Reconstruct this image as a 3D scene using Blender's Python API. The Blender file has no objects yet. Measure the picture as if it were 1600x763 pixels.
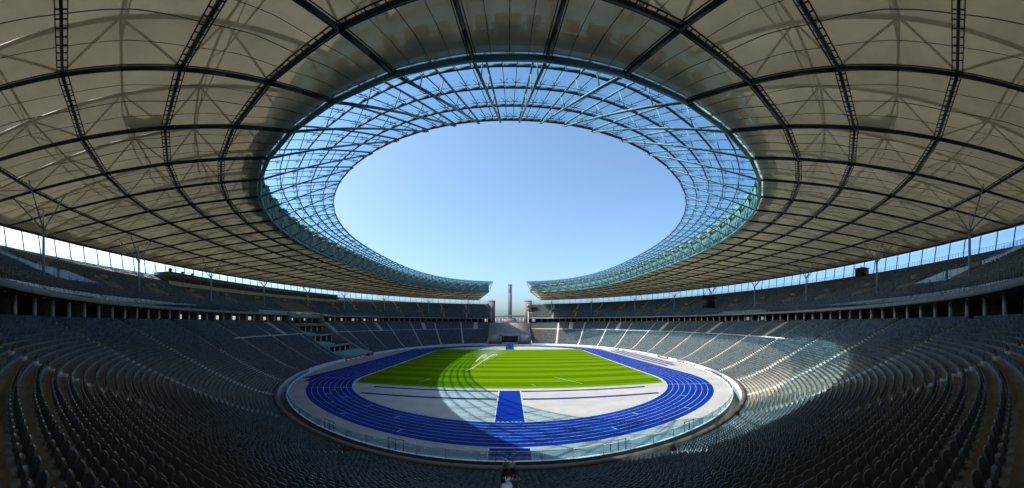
import bpy, math, random
import numpy as np
from mathutils import Vector, Matrix

random.seed(7)
rng = np.random.default_rng(11)
PI = math.pi
SC = bpy.context.scene
COL = SC.collection

# ------------------------------------------------------------------ camera
EYE = 13.7                                    # eye height above the pitch
cam = bpy.data.cameras.new('camera')
cam.type = 'PANO'
cam.panorama_type = 'CENTRAL_CYLINDRICAL'
cam.central_cylindrical_radius = 1.0
cam.central_cylindrical_range_u_min = -796.5 / 558.5
cam.central_cylindrical_range_u_max = 803.5 / 558.5
cam.central_cylindrical_range_v_min = -258.5 / 558.5
cam.central_cylindrical_range_v_max = 504.5 / 558.5
cam.clip_start = 0.05
cam.clip_end = 20000
camo = bpy.data.objects.new('camera', cam)
COL.objects.link(camo)
camo.location = (0, 0, EYE)
camo.rotation_euler = (PI / 2, 0, 0)
SC.camera = camo

# ------------------------------------------------------------------ light
SUN_DIR = Vector((-0.865, -0.03, 1.0)).normalized()          # towards the sun
ELEV = math.asin(SUN_DIR.z)
ROT = math.atan2(SUN_DIR.x, SUN_DIR.y)
w = bpy.data.worlds.new('World')
SC.world = w
w.use_nodes = True
nt = w.node_tree
bg = nt.nodes['Background']
sky = nt.nodes.new('ShaderNodeTexSky')
sky.sky_type = 'NISHITA'
sky.sun_disc = False
sky.sun_elevation = ELEV
sky.sun_rotation = ROT
sky.air_density = 0.7
sky.dust_density = 3.0
sky.ozone_density = 4.5
tint = nt.nodes.new('ShaderNodeVectorMath'); tint.operation = 'MULTIPLY'
tint.inputs[1].default_value = (0.95, 1.06, 1.02)
nt.links.new(sky.outputs[0], tint.inputs[0]); nt.links.new(tint.outputs[0], bg.inputs[0])
bg.inputs[1].default_value = 0.15
sun = bpy.data.lights.new('sun', 'SUN')
sun.energy = 5.0
sun.angle = math.radians(0.5)
sun.color = (1.0, 0.955, 0.88)
suno = bpy.data.objects.new('sun', sun)
COL.objects.link(suno)
suno.rotation_euler = (-SUN_DIR).to_track_quat('-Z', 'Y').to_euler()
suno.location = SUN_DIR * 300
SC.view_settings.view_transform = 'Standard'
SC.view_settings.look = 'None'
SC.view_settings.exposure = 1.05
SC.view_settings.gamma = 1
SC.view_settings.use_curve_mapping = False
SC.cycles.transparent_max_bounces = 24
SC.cycles.max_bounces = 8
SC.cycles.diffuse_bounces = 4
SC.cycles.use_denoising = True
SC.cycles.sample_clamp_indirect = 4.0

# ------------------------------------------------------------------ materials
def mat(name, col, rough=0.7, var=0.0, scale=1.0, col2=None, metal=0.0, spec=0.5, coords='Object', detail=5.0, bump=0.0, bscale=20.0, island=0.0):
    m = bpy.data.materials.new(name)
    m.use_nodes = True
    t = m.node_tree
    b = t.nodes['Principled BSDF']
    b.inputs['Roughness'].default_value = rough
    b.inputs['Metallic'].default_value = metal
    b.inputs['Specular IOR Level'].default_value = spec
    c4 = (*col, 1)
    b.inputs['Base Color'].default_value = c4
    tc = t.nodes.new('ShaderNodeTexCoord')
    src = None
    if var > 0 or col2:
        n = t.nodes.new('ShaderNodeTexNoise')
        n.inputs['Scale'].default_value = scale
        n.inputs['Detail'].default_value = detail
        n.inputs['Roughness'].default_value = 0.62
        t.links.new(tc.outputs[coords], n.inputs['Vector'])
        r = t.nodes.new('ShaderNodeValToRGB')
        r.color_ramp.elements[0].position = 0.32
        r.color_ramp.elements[1].position = 0.68
        lo = col2 if col2 else tuple(x * (1 - var) for x in col)
        hi = col if col2 else tuple(min(1, x * (1 + var)) for x in col)
        r.color_ramp.elements[0].color = (*lo, 1)
        r.color_ramp.elements[1].color = (*hi, 1)
        t.links.new(n.outputs['Fac'], r.inputs['Fac'])
        src = r.outputs['Color']
    if island > 0:
        g = t.nodes.new('ShaderNodeNewGeometry')
        mr = t.nodes.new('ShaderNodeMapRange')
        mr.inputs['To Min'].default_value = 1 - island
        mr.inputs['To Max'].default_value = 1 + island
        t.links.new(g.outputs['Random Per Island'], mr.inputs['Value'])
        mx = t.nodes.new('ShaderNodeVectorMath')
        mx.operation = 'SCALE'
        if src is not None:
            t.links.new(src, mx.inputs[0])
        else:
            mx.inputs[0].default_value = col
        t.links.new(mr.outputs[0], mx.inputs['Scale'])
        src = mx.outputs[0]
    if src is not None:
        t.links.new(src, b.inputs['Base Color'])
    if bump > 0:
        n2 = t.nodes.new('ShaderNodeTexNoise')
        n2.inputs['Scale'].default_value = bscale
        n2.inputs['Detail'].default_value = 6
        t.links.new(tc.outputs[coords], n2.inputs['Vector'])
        bp = t.nodes.new('ShaderNodeBump')
        bp.inputs['Strength'].default_value = bump
        bp.inputs['Distance'].default_value = 0.05
        t.links.new(n2.outputs['Fac'], bp.inputs['Height'])
        t.links.new(bp.outputs[0], b.inputs['Normal'])
    return m

def membrane(name, col, opaque, trans, scale=0.35, rnd=0.0):
    m = bpy.data.materials.new(name)
    m.use_nodes = True
    t = m.node_tree
    t.nodes.remove(t.nodes['Principled BSDF'])
    out = t.nodes['Material Output']
    tc = t.nodes.new('ShaderNodeTexCoord')
    n = t.nodes.new('ShaderNodeTexNoise')
    n.inputs['Scale'].default_value = scale
    n.inputs['Detail'].default_value = 6
    t.links.new(tc.outputs['Object'], n.inputs['Vector'])
    r = t.nodes.new('ShaderNodeValToRGB')
    r.color_ramp.elements[0].position = 0.3
    r.color_ramp.elements[1].position = 0.7
    r.color_ramp.elements[0].color = (*(x * 0.82 for x in col), 1)
    r.color_ramp.elements[1].color = (*(min(1, x * 1.08) for x in col), 1)
    t.links.new(n.outputs['Fac'], r.inputs['Fac'])
    d = t.nodes.new('ShaderNodeBsdfDiffuse')
    tr = t.nodes.new('ShaderNodeBsdfTranslucent')
    oi = t.nodes.new('ShaderNodeObjectInfo')
    mr = t.nodes.new('ShaderNodeMapRange')
    mr.inputs['To Min'].default_value = 1 - rnd; mr.inputs['To Max'].default_value = 1 + rnd
    t.links.new(oi.outputs['Random'], mr.inputs['Value'])
    vm_ = t.nodes.new('ShaderNodeVectorMath'); vm_.operation = 'SCALE'
    t.links.new(r.outputs[0], vm_.inputs[0]); t.links.new(mr.outputs[0], vm_.inputs['Scale'])
    t.links.new(vm_.outputs[0], d.inputs['Color'])
    t.links.new(vm_.outputs[0], tr.inputs['Color'])
    mx = t.nodes.new('ShaderNodeMixShader')
    mx.inputs[0].default_value = trans
    t.links.new(d.outputs[0], mx.inputs[1])
    t.links.new(tr.outputs[0], mx.inputs[2])
    if opaque < 1:
        tp = t.nodes.new('ShaderNodeBsdfTransparent')
        m2 = t.nodes.new('ShaderNodeMixShader')
        m2.inputs[0].default_value = opaque
        t.links.new(tp.outputs[0], m2.inputs[1])
        t.links.new(mx.outputs[0], m2.inputs[2])
        t.links.new(m2.outputs[0], out.inputs[0])
    else:
        t.links.new(mx.outputs[0], out.inputs[0])
    return m

def glass(name, col, gloss=0.06, gcol=(1, 1, 1), rough=0.02, haze=0.0):
    m = bpy.data.materials.new(name)
    m.use_nodes = True
    t = m.node_tree
    t.nodes.remove(t.nodes['Principled BSDF'])
    out = t.nodes['Material Output']
    tp = t.nodes.new('ShaderNodeBsdfTransparent')
    tp.inputs[0].default_value = (*col, 1)
    gl = t.nodes.new('ShaderNodeBsdfGlossy')
    gl.inputs['Color'].default_value = (*gcol, 1)
    gl.inputs['Roughness'].default_value = rough
    mx = t.nodes.new('ShaderNodeMixShader')
    mx.inputs[0].default_value = gloss
    t.links.new(tp.outputs[0], mx.inputs[1])
    t.links.new(gl.outputs[0], mx.inputs[2])
    last = mx
    if haze > 0:
        d = t.nodes.new('ShaderNodeBsdfTranslucent')
        d.inputs[0].default_value = (0.75, 0.88, 0.95, 1)
        m3 = t.nodes.new('ShaderNodeMixShader')
        m3.inputs[0].default_value = haze
        t.links.new(mx.outputs[0], m3.inputs[1])
        t.links.new(d.outputs[0], m3.inputs[2])
        last = m3
    t.links.new(last.outputs[0], out.inputs[0])
    return m

M = {}
M['seat'] = mat('seat_plastic', (0.102, 0.138, 0.162), 0.27, island=0.4, spec=0.6)
M['seat_bracket'] = mat('seat_bracket_steel', (0.42, 0.42, 0.41), 0.55)
M['tread'] = mat('stand_concrete', (0.29, 0.245, 0.18), 0.9, scale=0.55, col2=(0.12, 0.098, 0.068), detail=9, bump=0.3, bscale=9)
M['stair'] = mat('stair_concrete', (0.46, 0.45, 0.43), 0.9, var=0.18, scale=1.3, bump=0.2)
M['parapet'] = mat('parapet_concrete', (0.26, 0.255, 0.245), 0.85, var=0.15, scale=0.6, bump=0.2)
M['wall_white'] = mat('white_painted_wall', (0.56, 0.57, 0.58), 0.6, var=0.08, scale=0.4)
M['wall_brown'] = mat('brown_stone_cap', (0.06, 0.044, 0.037), 0.8, var=0.2, scale=1.5)
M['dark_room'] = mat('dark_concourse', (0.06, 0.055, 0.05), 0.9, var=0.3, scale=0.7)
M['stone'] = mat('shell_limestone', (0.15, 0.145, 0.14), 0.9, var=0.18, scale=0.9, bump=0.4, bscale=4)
M['pillar'] = mat('stone_pillar', (0.55, 0.52, 0.46), 0.85, var=0.14, scale=1.2, bump=0.3)
M['steel_dark'] = mat('dark_coated_steel', (0.022, 0.030, 0.038), 0.5, var=0.2, scale=2.0)
M['steel_mid'] = mat('grey_truss_steel', (0.16, 0.15, 0.13), 0.6, var=0.15, scale=1.0)
M['steel_teal'] = mat('teal_ring_steel', (0.10, 0.24, 0.27), 0.42, var=0.15, scale=1.0)
M['steel_glaze'] = mat('glass_ring_steel', (0.13, 0.19, 0.21), 0.55, var=0.1, scale=1.0)
M['cladding'] = membrane('pale_ring_fabric', (0.28, 0.40, 0.39), 1.0, 0.5)
M['spider'] = mat('spider_fitting_steel', (0.05, 0.075, 0.09), 0.65, spec=0.2)
M['steel_col'] = mat('column_steel', (0.30, 0.37, 0.43), 0.42, var=0.12, scale=1.0)
M['mem_low'] = membrane('lower_membrane_fabric', (0.88, 0.80, 0.60), 0.62, 0.45, rnd=0.13)
M['mem_up'] = membrane('upper_membrane_fabric', (0.50, 0.46, 0.345), 1.0, 0.112, rnd=0.10)
M['glass_roof'] = glass('roof_glass', (0.55, 0.82, 0.93), 0.035, haze=0.012)
M['glass_rail'] = glass('balustrade_glass', (0.66, 0.80, 0.84), 0.10)
M['glass_part'] = glass('partition_glass', (0.90, 0.94, 0.96), 0.06)
M['glass_screen'] = glass('rim_glass', (0.80, 0.88, 0.94), 0.06)
M['tartan'] = mat('blue_track_surface', (0.0006, 0.017, 0.150), 0.8, var=0.28, scale=0.18, bump=0.15, bscale=60, spec=0.04)
M['runway'] = mat('blue_runway_surface', (0.001, 0.016, 0.165), 0.8, var=0.12, scale=0.25, spec=0.04)
M['runway_dark'] = mat('dark_blue_runway', (0.002, 0.010, 0.085), 0.8, var=0.12, scale=0.25, spec=0.04)
M['apron'] = mat('pale_grey_apron', (0.265, 0.265, 0.262), 0.85, scale=0.16, col2=(0.19, 0.19, 0.187), detail=8, bump=0.12, bscale=40)
M['line'] = mat('white_line_paint', (0.36, 0.37, 0.39), 0.6)
M['moat'] = mat('moat_concrete', (0.20, 0.19, 0.16), 0.9, var=0.3, scale=0.5)
M['outside'] = mat('outside_paving', (0.25, 0.235, 0.22), 0.9, var=0.15, scale=0.05)
M['white'] = mat('white_metal', (0.55, 0.55, 0.55), 0.5)
M['post'] = mat('rail_post_steel', (0.05, 0.06, 0.07), 0.45)
M['turq'] = mat('turquoise_seat_cushions', (0.10, 0.36, 0.38), 0.6, var=0.12, scale=1.5)
M['navy'] = mat('navy_seat_cushions', (0.03, 0.035, 0.06), 0.6, var=0.2, scale=1.5)
M['screen'] = mat('dark_screen_face', (0.012, 0.014, 0.018), 0.35)
M['brownbox'] = mat('brown_cladding', (0.09, 0.035, 0.02), 0.6, var=0.2, scale=2)
M['tower'] = mat('bell_tower_stone', (0.13, 0.145, 0.17), 0.9, var=0.12, scale=0.12)
M['copper'] = mat('tower_belfry_slats', (0.10, 0.14, 0.17), 0.7)
M['skin'] = mat('skin', (0.46, 0.27, 0.19), 0.55)
M['hair'] = mat('dark_hair', (0.02, 0.014, 0.01), 0.6)
M['black'] = mat('black_cloth', (0.015, 0.015, 0.018), 0.85)
M['greencloth'] = mat('green_cloth', (0.10, 0.24, 0.04), 0.85)
M['whitecloth'] = mat('white_cloth', (0.62, 0.63, 0.66), 0.85)
M['bluecloth'] = mat('grey_blue_cloth', (0.13, 0.16, 0.22), 0.85)
M['redcloth'] = mat('dark_red_cloth', (0.22, 0.04, 0.03), 0.85)
M['cap'] = mat('pale_cap_cloth', (0.6, 0.58, 0.5), 0.8)
M['adred'] = mat('red_board_print', (0.75, 0.06, 0.05), 0.5)
M['adblue'] = mat('blue_board_print', (0.05, 0.22, 0.55), 0.5)
M['adnavy'] = mat('navy_board_print', (0.02, 0.06, 0.18), 0.5)
M['adpale'] = mat('pale_blue_board_print', (0.55, 0.75, 0.85), 0.5)
M['adgold'] = mat('gold_board_print', (0.42, 0.28, 0.09), 0.5)
M['adblack'] = mat('black_board_print', (0.015, 0.015, 0.015), 0.5)
M['adpurple'] = mat('purple_board_print', (0.12, 0.10, 0.34), 0.5)
M['adgrey'] = mat('grey_board_print', (0.34, 0.34, 0.34), 0.5)
M['water'] = membrane('water_spray', (0.92, 0.96, 1.0), 0.9, 0.4, 3.0)
def vol(name, col, dens):
    m = bpy.data.materials.new(name); m.use_nodes = True; t = m.node_tree; t.nodes.remove(t.nodes['Principled BSDF'])
    v = t.nodes.new('ShaderNodeVolumePrincipled'); v.inputs['Color'].default_value = (*col, 1); v.inputs['Density'].default_value = dens
    tc = t.nodes.new('ShaderNodeTexCoord'); ln_ = t.nodes.new('ShaderNodeVectorMath'); ln_.operation = 'LENGTH'; t.links.new(tc.outputs['Object'], ln_.inputs[0])
    mr = t.nodes.new('ShaderNodeMapRange'); mr.inputs['From Min'].default_value = 0.1; mr.inputs['From Max'].default_value = 0.95; mr.inputs['To Min'].default_value = dens; mr.inputs['To Max'].default_value = 0
    mr.interpolation_type = 'SMOOTHSTEP'; t.links.new(ln_.outputs['Value'], mr.inputs['Value']); t.links.new(mr.outputs[0], v.inputs['Density'])
    t.links.new(v.outputs[0], t.nodes['Material Output'].inputs['Volume']); return m
M['mist'] = vol('water_mist', (0.95, 0.98, 1.0), 0.02)
M['lamp_off'] = mat('ceiling_lamp_cover', (0.6, 0.6, 0.58), 0.4)

def grass_mat():
    m = bpy.data.materials.new('mown_grass')
    m.use_nodes = True
    t = m.node_tree
    b = t.nodes['Principled BSDF']
    b.inputs['Roughness'].default_value = 0.85
    b.inputs['Specular IOR Level'].default_value = 0.0
    tc = t.nodes.new('ShaderNodeTexCoord')
    sp = t.nodes.new('ShaderNodeSeparateXYZ')
    t.links.new(tc.outputs['Object'], sp.inputs[0])
    def wave(period, soft):
        a = t.nodes.new('ShaderNodeMath'); a.operation = 'MULTIPLY'; a.inputs[1].default_value = 2 * PI / period
        t.links.new(sp.outputs['Y'], a.inputs[0])
        s = t.nodes.new('ShaderNodeMath'); s.operation = 'SINE'
        t.links.new(a.outputs[0], s.inputs[0])
        r = t.nodes.new('ShaderNodeMapRange')
        r.inputs['From Min'].default_value = -soft; r.inputs['From Max'].default_value = soft
        r.clamp = True
        t.links.new(s.outputs[0], r.inputs['Value'])
        return r.outputs[0]
    w1 = wave(10.2, 0.22)
    w2 = wave(3.9, 0.7)
    n = t.nodes.new('ShaderNodeTexNoise'); n.inputs['Scale'].default_value = 0.35; n.inputs['Detail'].default_value = 9
    n.inputs['Roughness'].default_value = 0.7
    mp = t.nodes.new('ShaderNodeMapping'); mp.inputs['Scale'].default_value = (0.25, 1.6, 1)
    t.links.new(tc.outputs['Object'], mp.inputs[0]); t.links.new(mp.outputs[0], n.inputs['Vector'])
    def mix(f, a, c):
        x = t.nodes.new('ShaderNodeMix'); x.data_type = 'RGBA'
        if isinstance(f, float): x.inputs[0].default_value = f
        else: t.links.new(f, x.inputs[0])
        for k, v in ((6, a), (7, c)):
            if isinstance(v, tuple): x.inputs[k].default_value = (*v, 1)
            else: t.links.new(v, x.inputs[k])
        return x.outputs[2]
    c1 = mix(w1, (0.030, 0.072, 0.001), (0.072, 0.134, 0.003))
    c2 = mix(w1, (0.035, 0.080, 0.001), (0.078, 0.142, 0.003))
    c3 = mix(w2, c1, c2)
    c4 = mix(n.outputs['Fac'], (0.022, 0.062, 0.001), (0.090, 0.150, 0.0015))
    c5 = mix(0.36, c3, c4)
    t.links.new(c5, b.inputs['Base Color'])
    n3 = t.nodes.new('ShaderNodeTexNoise'); n3.inputs['Scale'].default_value = 14; n3.inputs['Detail'].default_value = 4
    t.links.new(tc.outputs['Object'], n3.inputs['Vector'])
    bp = t.nodes.new('ShaderNodeBump'); bp.inputs['Strength'].default_value = 0.5; bp.inputs['Distance'].default_value = 0.03
    t.links.new(n3.outputs['Fac'], bp.inputs['Height']); t.links.new(bp.outputs[0], b.inputs['Normal'])
    return m
M['grass'] = grass_mat()

# ------------------------------------------------------------------ mesh helpers
class MB:
    def __init__(s):
        s.v = []; s.f = {}; s.n = 0
    def add(s, verts, faces, mi=0):
        verts = np.asarray(verts, float).reshape(-1, 3)
        faces = np.asarray(faces, np.int64)
        if len(faces) == 0: return s
        k = faces.shape[1]
        s.f.setdefault(k, []).append((faces + s.n, np.full(len(faces), mi)))
        s.v.append(verts); s.n += len(verts)
        return s
    def grid(s, P, mi=0, flip=False):                     # P[I,J,3]
        I, J = P.shape[:2]
        idx = np.arange(I * J).reshape(I, J)
        q = np.stack([idx[:-1, :-1], idx[1:, :-1], idx[1:, 1:], idx[:-1, 1:]], -1).reshape(-1, 4)
        if flip: q = q[:, ::-1]
        return s.add(P.reshape(-1, 3), q, mi)
    def tubes(s, P, Q, r, n=6, mi=0, r2=None):
        P = np.asarray(P, float).reshape(-1, 3); Q = np.asarray(Q, float).reshape(-1, 3)
        if len(P) == 0: return s
        r2 = r if r2 is None else r2
        D = Q - P; L = np.linalg.norm(D, axis=1, keepdims=True); D = D / np.maximum(L, 1e-9)
        up = np.where(np.abs(D[:, 2:3]) > 0.95, np.array([[1., 0, 0]]), np.array([[0, 0, 1.]]))
        A = np.cross(D, up); A /= np.linalg.norm(A, axis=1, keepdims=True); B = np.cross(A, D)
        a = np.arange(n) * 2 * PI / n
        ring = A[:, None] * np.cos(a)[None, :, None] + B[:, None] * np.sin(a)[None, :, None]
        V = np.stack([P[:, None] + ring * r, Q[:, None] + ring * r2], 1).reshape(-1, 3)
        j = np.arange(n); base = np.stack([j, (j + 1) % n, n + (j + 1) % n, n + j], 1)
        F = (np.arange(len(P))[:, None, None] * 2 * n + base[None]).reshape(-1, 4)
        s.add(V, F, mi)
        o = np.arange(len(P))[:, None] * 2 * n
        s.f.setdefault(n, [])
        start = s.n - len(V)
        s.f[n].append((o + start + j[::-1][None], np.full(len(P), mi)))
        s.f[n].append((o + start + n + j[None], np.full(len(P), mi)))
        return s
    def beams(s, P, Q, w, h, mi=0, up=(0, 0, 1)):
        P = np.asarray(P, float).reshape(-1, 3); Q = np.asarray(Q, float).reshape(-1, 3)
        if len(P) == 0: return s
        D = Q - P; D = D / np.maximum(np.linalg.norm(D, axis=1, keepdims=True), 1e-9)
        U = np.where(np.abs(D[:, 2:3]) > 0.97, np.array([[0., 1, 0]]), np.array([up], float))
        A = np.cross(D, U); A /= np.linalg.norm(A, axis=1, keepdims=True); B = np.cross(A, D)
        c = [(-1, -1), (1, -1), (1, 1), (-1, 1)]
        V = np.stack([P + A * (x * w / 2) + B * (y * h / 2) for x, y in c] + [Q + A * (x * w / 2) + B * (y * h / 2) for x, y in c], 1)
        base = np.array([[0, 1, 5, 4], [1, 2, 6, 5], [2, 3, 7, 6], [3, 0, 4, 7], [3, 2, 1, 0], [4, 5, 6, 7]])
        F = (np.arange(len(P))[:, None, None] * 8 + base[None]).reshape(-1, 4)
        return s.add(V.reshape(-1, 3), F, mi)
    def box(s, x0, x1, y0, y1, z0, z1, mi=0):
        return s.beams([((x0 + x1) / 2, y0, (z0 + z1) / 2)], [((x0 + x1) / 2, y1, (z0 + z1) / 2)], abs(x1 - x0), abs(z1 - z0), mi)
    def build(s, name, mats, parent=None, smooth=False, loc=None):
        if not isinstance(mats, (list, tuple)): mats = [mats]
        V = np.concatenate(s.v) if s.v else np.zeros((0, 3))
        if parent is not None and loc is None and not parent.get('_local'):
            p = parent
            while p is not None:
                V = V - np.array(p.location); p = p.parent
        if loc is not None: V = V - np.array(loc)
        me = bpy.data.meshes.new(name)
        me.vertices.add(len(V)); me.vertices.foreach_set('co', V.astype(np.float32).ravel())
        ls = []; st = []; mi = []; tot = 0
        for k, L in s.f.items():
            for F, m in L:
                ls.append(F.ravel()); st.append(tot + np.arange(len(F)) * k); mi.append(m); tot += F.size
        ls = np.concatenate(ls); st = np.concatenate(st); mi = np.concatenate(mi)
        me.loops.add(len(ls)); me.loops.foreach_set('vertex_index', ls.astype(np.int32))
        me.polygons.add(len(st)); me.polygons.foreach_set('loop_start', st.astype(np.int32))
        for m in mats: me.materials.append(m)
        me.polygons.foreach_set('material_index', mi.astype(np.int32))
        me.update(calc_edges=True)
        if smooth: me.shade_smooth()
        o = bpy.data.objects.new(name, me); COL.objects.link(o)
        if parent is not None: o.parent = parent
        if loc is not None: o.location = loc
        return o

def thing(name, label, cat, loc=(0, 0, 0), rz=0.0, group=None, local=False):
    o = bpy.data.objects.new(name, None); COL.objects.link(o)
    o.location = loc; o.rotation_euler = (0, 0, rz)
    o['label'] = label; o['category'] = cat
    o.empty_display_size = 0.5
    if group: o['group'] = group
    if local: o['_local'] = 1
    return o
def tag(o, label, cat, group=None, kind=None):
    o['label'] = label; o['category'] = cat
    if group: o['group'] = group
    if kind: o['kind'] = kind
    return o
def struct(o, label, cat, kind='structure'):
    return tag(o, label, cat, kind=kind)

# ------------------------------------------------------------------ stadium plan
D = 127.7                                      # distance from the camera to the stadium centre
def SE(a, b, n, t):
    S, C = np.sin(t), np.cos(t)
    r = (np.abs(S) ** n + np.abs(C) ** n) ** (-1.0 / n)
    return b * S * r, D - a * C * r
GATE = 14.0
def tmax(a, b, n, gate=GATE):
    lo, hi = PI / 2, PI
    for _ in range(50):
        m = (lo + hi) / 2
        if SE(a, b, n, m)[0] > gate: lo = m
        else: hi = m
    return lo
LW = 38.38                                     # depth of the lower tier at the near end
ZCF = 13.98                                    # concourse floor
def lower_abn(s): return 96 + LW * s, 57.2 + 26.6 * s, 2.32 - 0.32 * s
def upper_abn(s): return 131.5 + 25.5 * s, 82 + 19.7 * s, 2.0
def curve(abn, s, v, gate=GATE):
    a, b, n = abn(s)
    return SE(a, b, n, np.asarray(v) * tmax(a, b, n, gate))
def loft(abn, prof, vs, gate=GATE):
    P = np.zeros((len(prof), len(vs), 3))
    for i, (s, z) in enumerate(prof):
        x, y = curve(abn, s, vs, gate)
        P[i, :, 0] = x; P[i, :, 1] = y; P[i, :, 2] = z
    return P
def lower_z(u):                                # floor height over the pitch, u metres from the front wall at the near end
    u = np.asarray(u, float)
    k = (0.4016 - 0.18) / 24
    return EYE - 13.6 + np.where(u < 12, 0.18 * u + k * u * u, 0.18 * 12 + k * 144 + 0.4016 * (u - 12) - 0.03 * np.maximum(0, u - 32))
def upper_z(s): return EYE + 3.5 + 10.4 * np.asarray(s, float) ** 1.06
NL, NU = 47, 31
TR = LW / NL
VS = np.linspace(-1, 1, 541)
def vlist(abn, s, spacing, first=0.0):
    """symmetric list of v values, evenly spaced along the curve, starting at first metres from the near axis"""
    v = np.linspace(0, 1, 3000); x, y = curve(abn, s, v)
    L = np.concatenate([[0], np.cumsum(np.hypot(np.diff(x), np.diff(y)))])
    n = int(round((L[-1] - first) / spacing))
    d = first + (L[-1] - first) * np.arange(n + 1) / n
    vv = np.interp(d, L, v)
    return vv
AL = vlist(lower_abn, 0.0, 15.4)               # lower aisles, right half (0 .. gate)
AU = vlist(upper_abn, 0.3, 18.6, 9.3)
AISLE_L = np.concatenate([-AL[:0:-1], AL]); AISLE_U = np.concatenate([-AU[::-1], AU])
BOX_Y = (115.8, 141.6)                         # the honour box interrupts the left stand

# ------------------------------------------------------------------ ground, pitch, track
def poly_ring_sheet(name, X0, Y0, X1, Y1, z, m, label, cat):
    P = np.zeros((2, len(X0), 3)); P[0, :, 0], P[0, :, 1] = X0, Y0; P[1, :, 0], P[1, :, 1] = X1, Y1; P[:, :, 2] = z
    return struct(MB().grid(P, flip=True).build(name, m), label, cat)

th = np.linspace(-PI, PI, 721)
# apron: whole arena floor
def kerb_xy(t):
    a = np.where(np.cos(t) > 0, 92.9, 95.6)
    return SE(a, 56.9, 2.32, t)
kx, ky = kerb_xy(th)
P = np.zeros((2, len(th), 3)); P[0, :, 0] = kx; P[0, :, 1] = ky; P[1, :, 0] = 0.0; P[1, :, 1] = D
struct(MB().grid(P, flip=True).build('pavement', M['apron']), 'pale grey paved apron around and inside the blue running track', 'paving')

CN, CF = 85.5, 85.5 + 84.39                     # centres of the two bends
def stadium_path(R, n=180):
    a = np.linspace(-PI / 2, PI / 2, n)
    x = np.concatenate([R * np.sin(a), R * np.cos(a + PI / 2 - PI / 2)[:0], (R * np.sin(a))[::-1]])
    y = np.concatenate([CN - R * np.cos(a), (CF + R * np.cos(a))[::-1]])
    return np.append(x, x[0]), np.append(y, y[0])
def ring_strip(mb, R0, R1, z, mi=0):
    x0, y0 = stadium_path(R0); x1, y1 = stadium_path(R1)
    P = np.zeros((2, len(x0), 3)); P[0, :, 0], P[0, :, 1], P[1, :, 0], P[1, :, 1] = x0, y0, x1, y1; P[:, :, 2] = z
    mb.grid(P)
def rect(mb, x0, x1, y0, y1, z, mi=0):
    mb.add([(x0, y0, z), (x1, y0, z), (x1, y1, z), (x0, y1, z)], [(0, 1, 2, 3)], mi)
tr = MB(); ring_strip(tr, 36.5, 46.26, 0.008)
struct(tr.build('running_track', M['tartan']), 'blue oval running track with eight white lane lines', 'track')
ch = MB()
rect(ch, -48.8, -46.3, 74.5, CF + 12, 0.008)
ch.add([(-46.3, 74.5, 0.008), (-42.0, 74.5, 0.006), (-42.0, 66.0, 0.006)], [(0, 2, 1)])
rect(ch, -46.3, -36.6, 71.0, 85.4, 0.004)
struct(ch.build('sprint_chute_path', M['tartan']), 'dark blue straight sprint chute running off the left bend', 'track')
ln = MB()
for k in range(9):
    R = 36.5 + 1.22 * k
    ring_strip(ln, R - 0.028, R + 0.028, 0.014)
for ang, k0, k1 in ((-62, 0, 8), (-58, 3, 4), (-53, 4, 5), (-48, 2, 3), (-43, 5, 6), (-36, 1, 2), (-33, 6, 7), (-24, 2, 3), (-18, 6, 7), (18, 5, 6), (28, 2, 3), (38, 6, 7), (50, 3, 4), (68, 0, 8), (-80, 0, 8)):
    a = math.radians(ang); sx, cx_ = math.sin(a), -math.cos(a); tx, ty = math.cos(a), math.sin(a)
    r0, r1 = 36.5 + 1.22 * k0, 36.5 + 1.22 * k1; h = 0.06
    ln.add([(r0 * sx - tx * h, CN + r0 * cx_ - ty * h, 0.018), (r1 * sx - tx * h, CN + r1 * cx_ - ty * h, 0.018),
            (r1 * sx + tx * h, CN + r1 * cx_ + ty * h, 0.018), (r0 * sx + tx * h, CN + r0 * cx_ + ty * h, 0.018)], [(3, 2, 1, 0)])
struct(ln.build('lane_line_path', M['line']), 'thin white lane lines and stagger marks on the blue track', 'markings')
# runways
rw = MB()
rect(rw, -2.05, 2.05, 49.1, 71.9, 0.006)
rect(rw, -2.2, 2.2, 35.3, 39.05, 0.006)
rect(rw, -2.2, 2.2, 216.3, 222.5, 0.006); rect(rw, -2.2, 2.2, 181.6, 206.2, 0.006)
struct(rw.build('central_runway_path', M['runway']), 'wide blue run-up strip crossing the bend towards the camera', 'runway')
rd = MB()
for y in (71.2, 63.9):
    rect(rd, -28.3, -2.3, y - 0.62, y + 0.62, 0.005); rect(rd, 2.3, 28.3, y - 0.62, y + 0.62, 0.005)
for x in (48.7, 51.2, 53.4):
    rect(rd, x - 0.6, x + 0.6, 103 if x < 53 else 108, 168, 0.005)
struct(rd.build('jump_runway_path', M['runway_dark']), 'narrow dark blue jump runways on the pale grey apron', 'runway')
wl = MB()
for x in (-2.14, 2.14): rect(wl, x - 0.06, x + 0.06, 49.1, 71.9, 0.010)
for x in (-2.29, 2.29): rect(wl, x - 0.07, x + 0.07, 35.3, 39.0, 0.010)
rect(wl, -2.2, 2.2, 38.95, 39.1, 0.011); rect(wl, -2.2, 2.2, 36.25, 36.36, 0.010)
for k in range(6): rect(wl, -1.75 + k * 0.62, -1.4 + k * 0.62, 49.2, 49.38, 0.011)
struct(wl.build('runway_line_path', M['line']), 'white border lines along the central blue run-up strip', 'markings')
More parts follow.
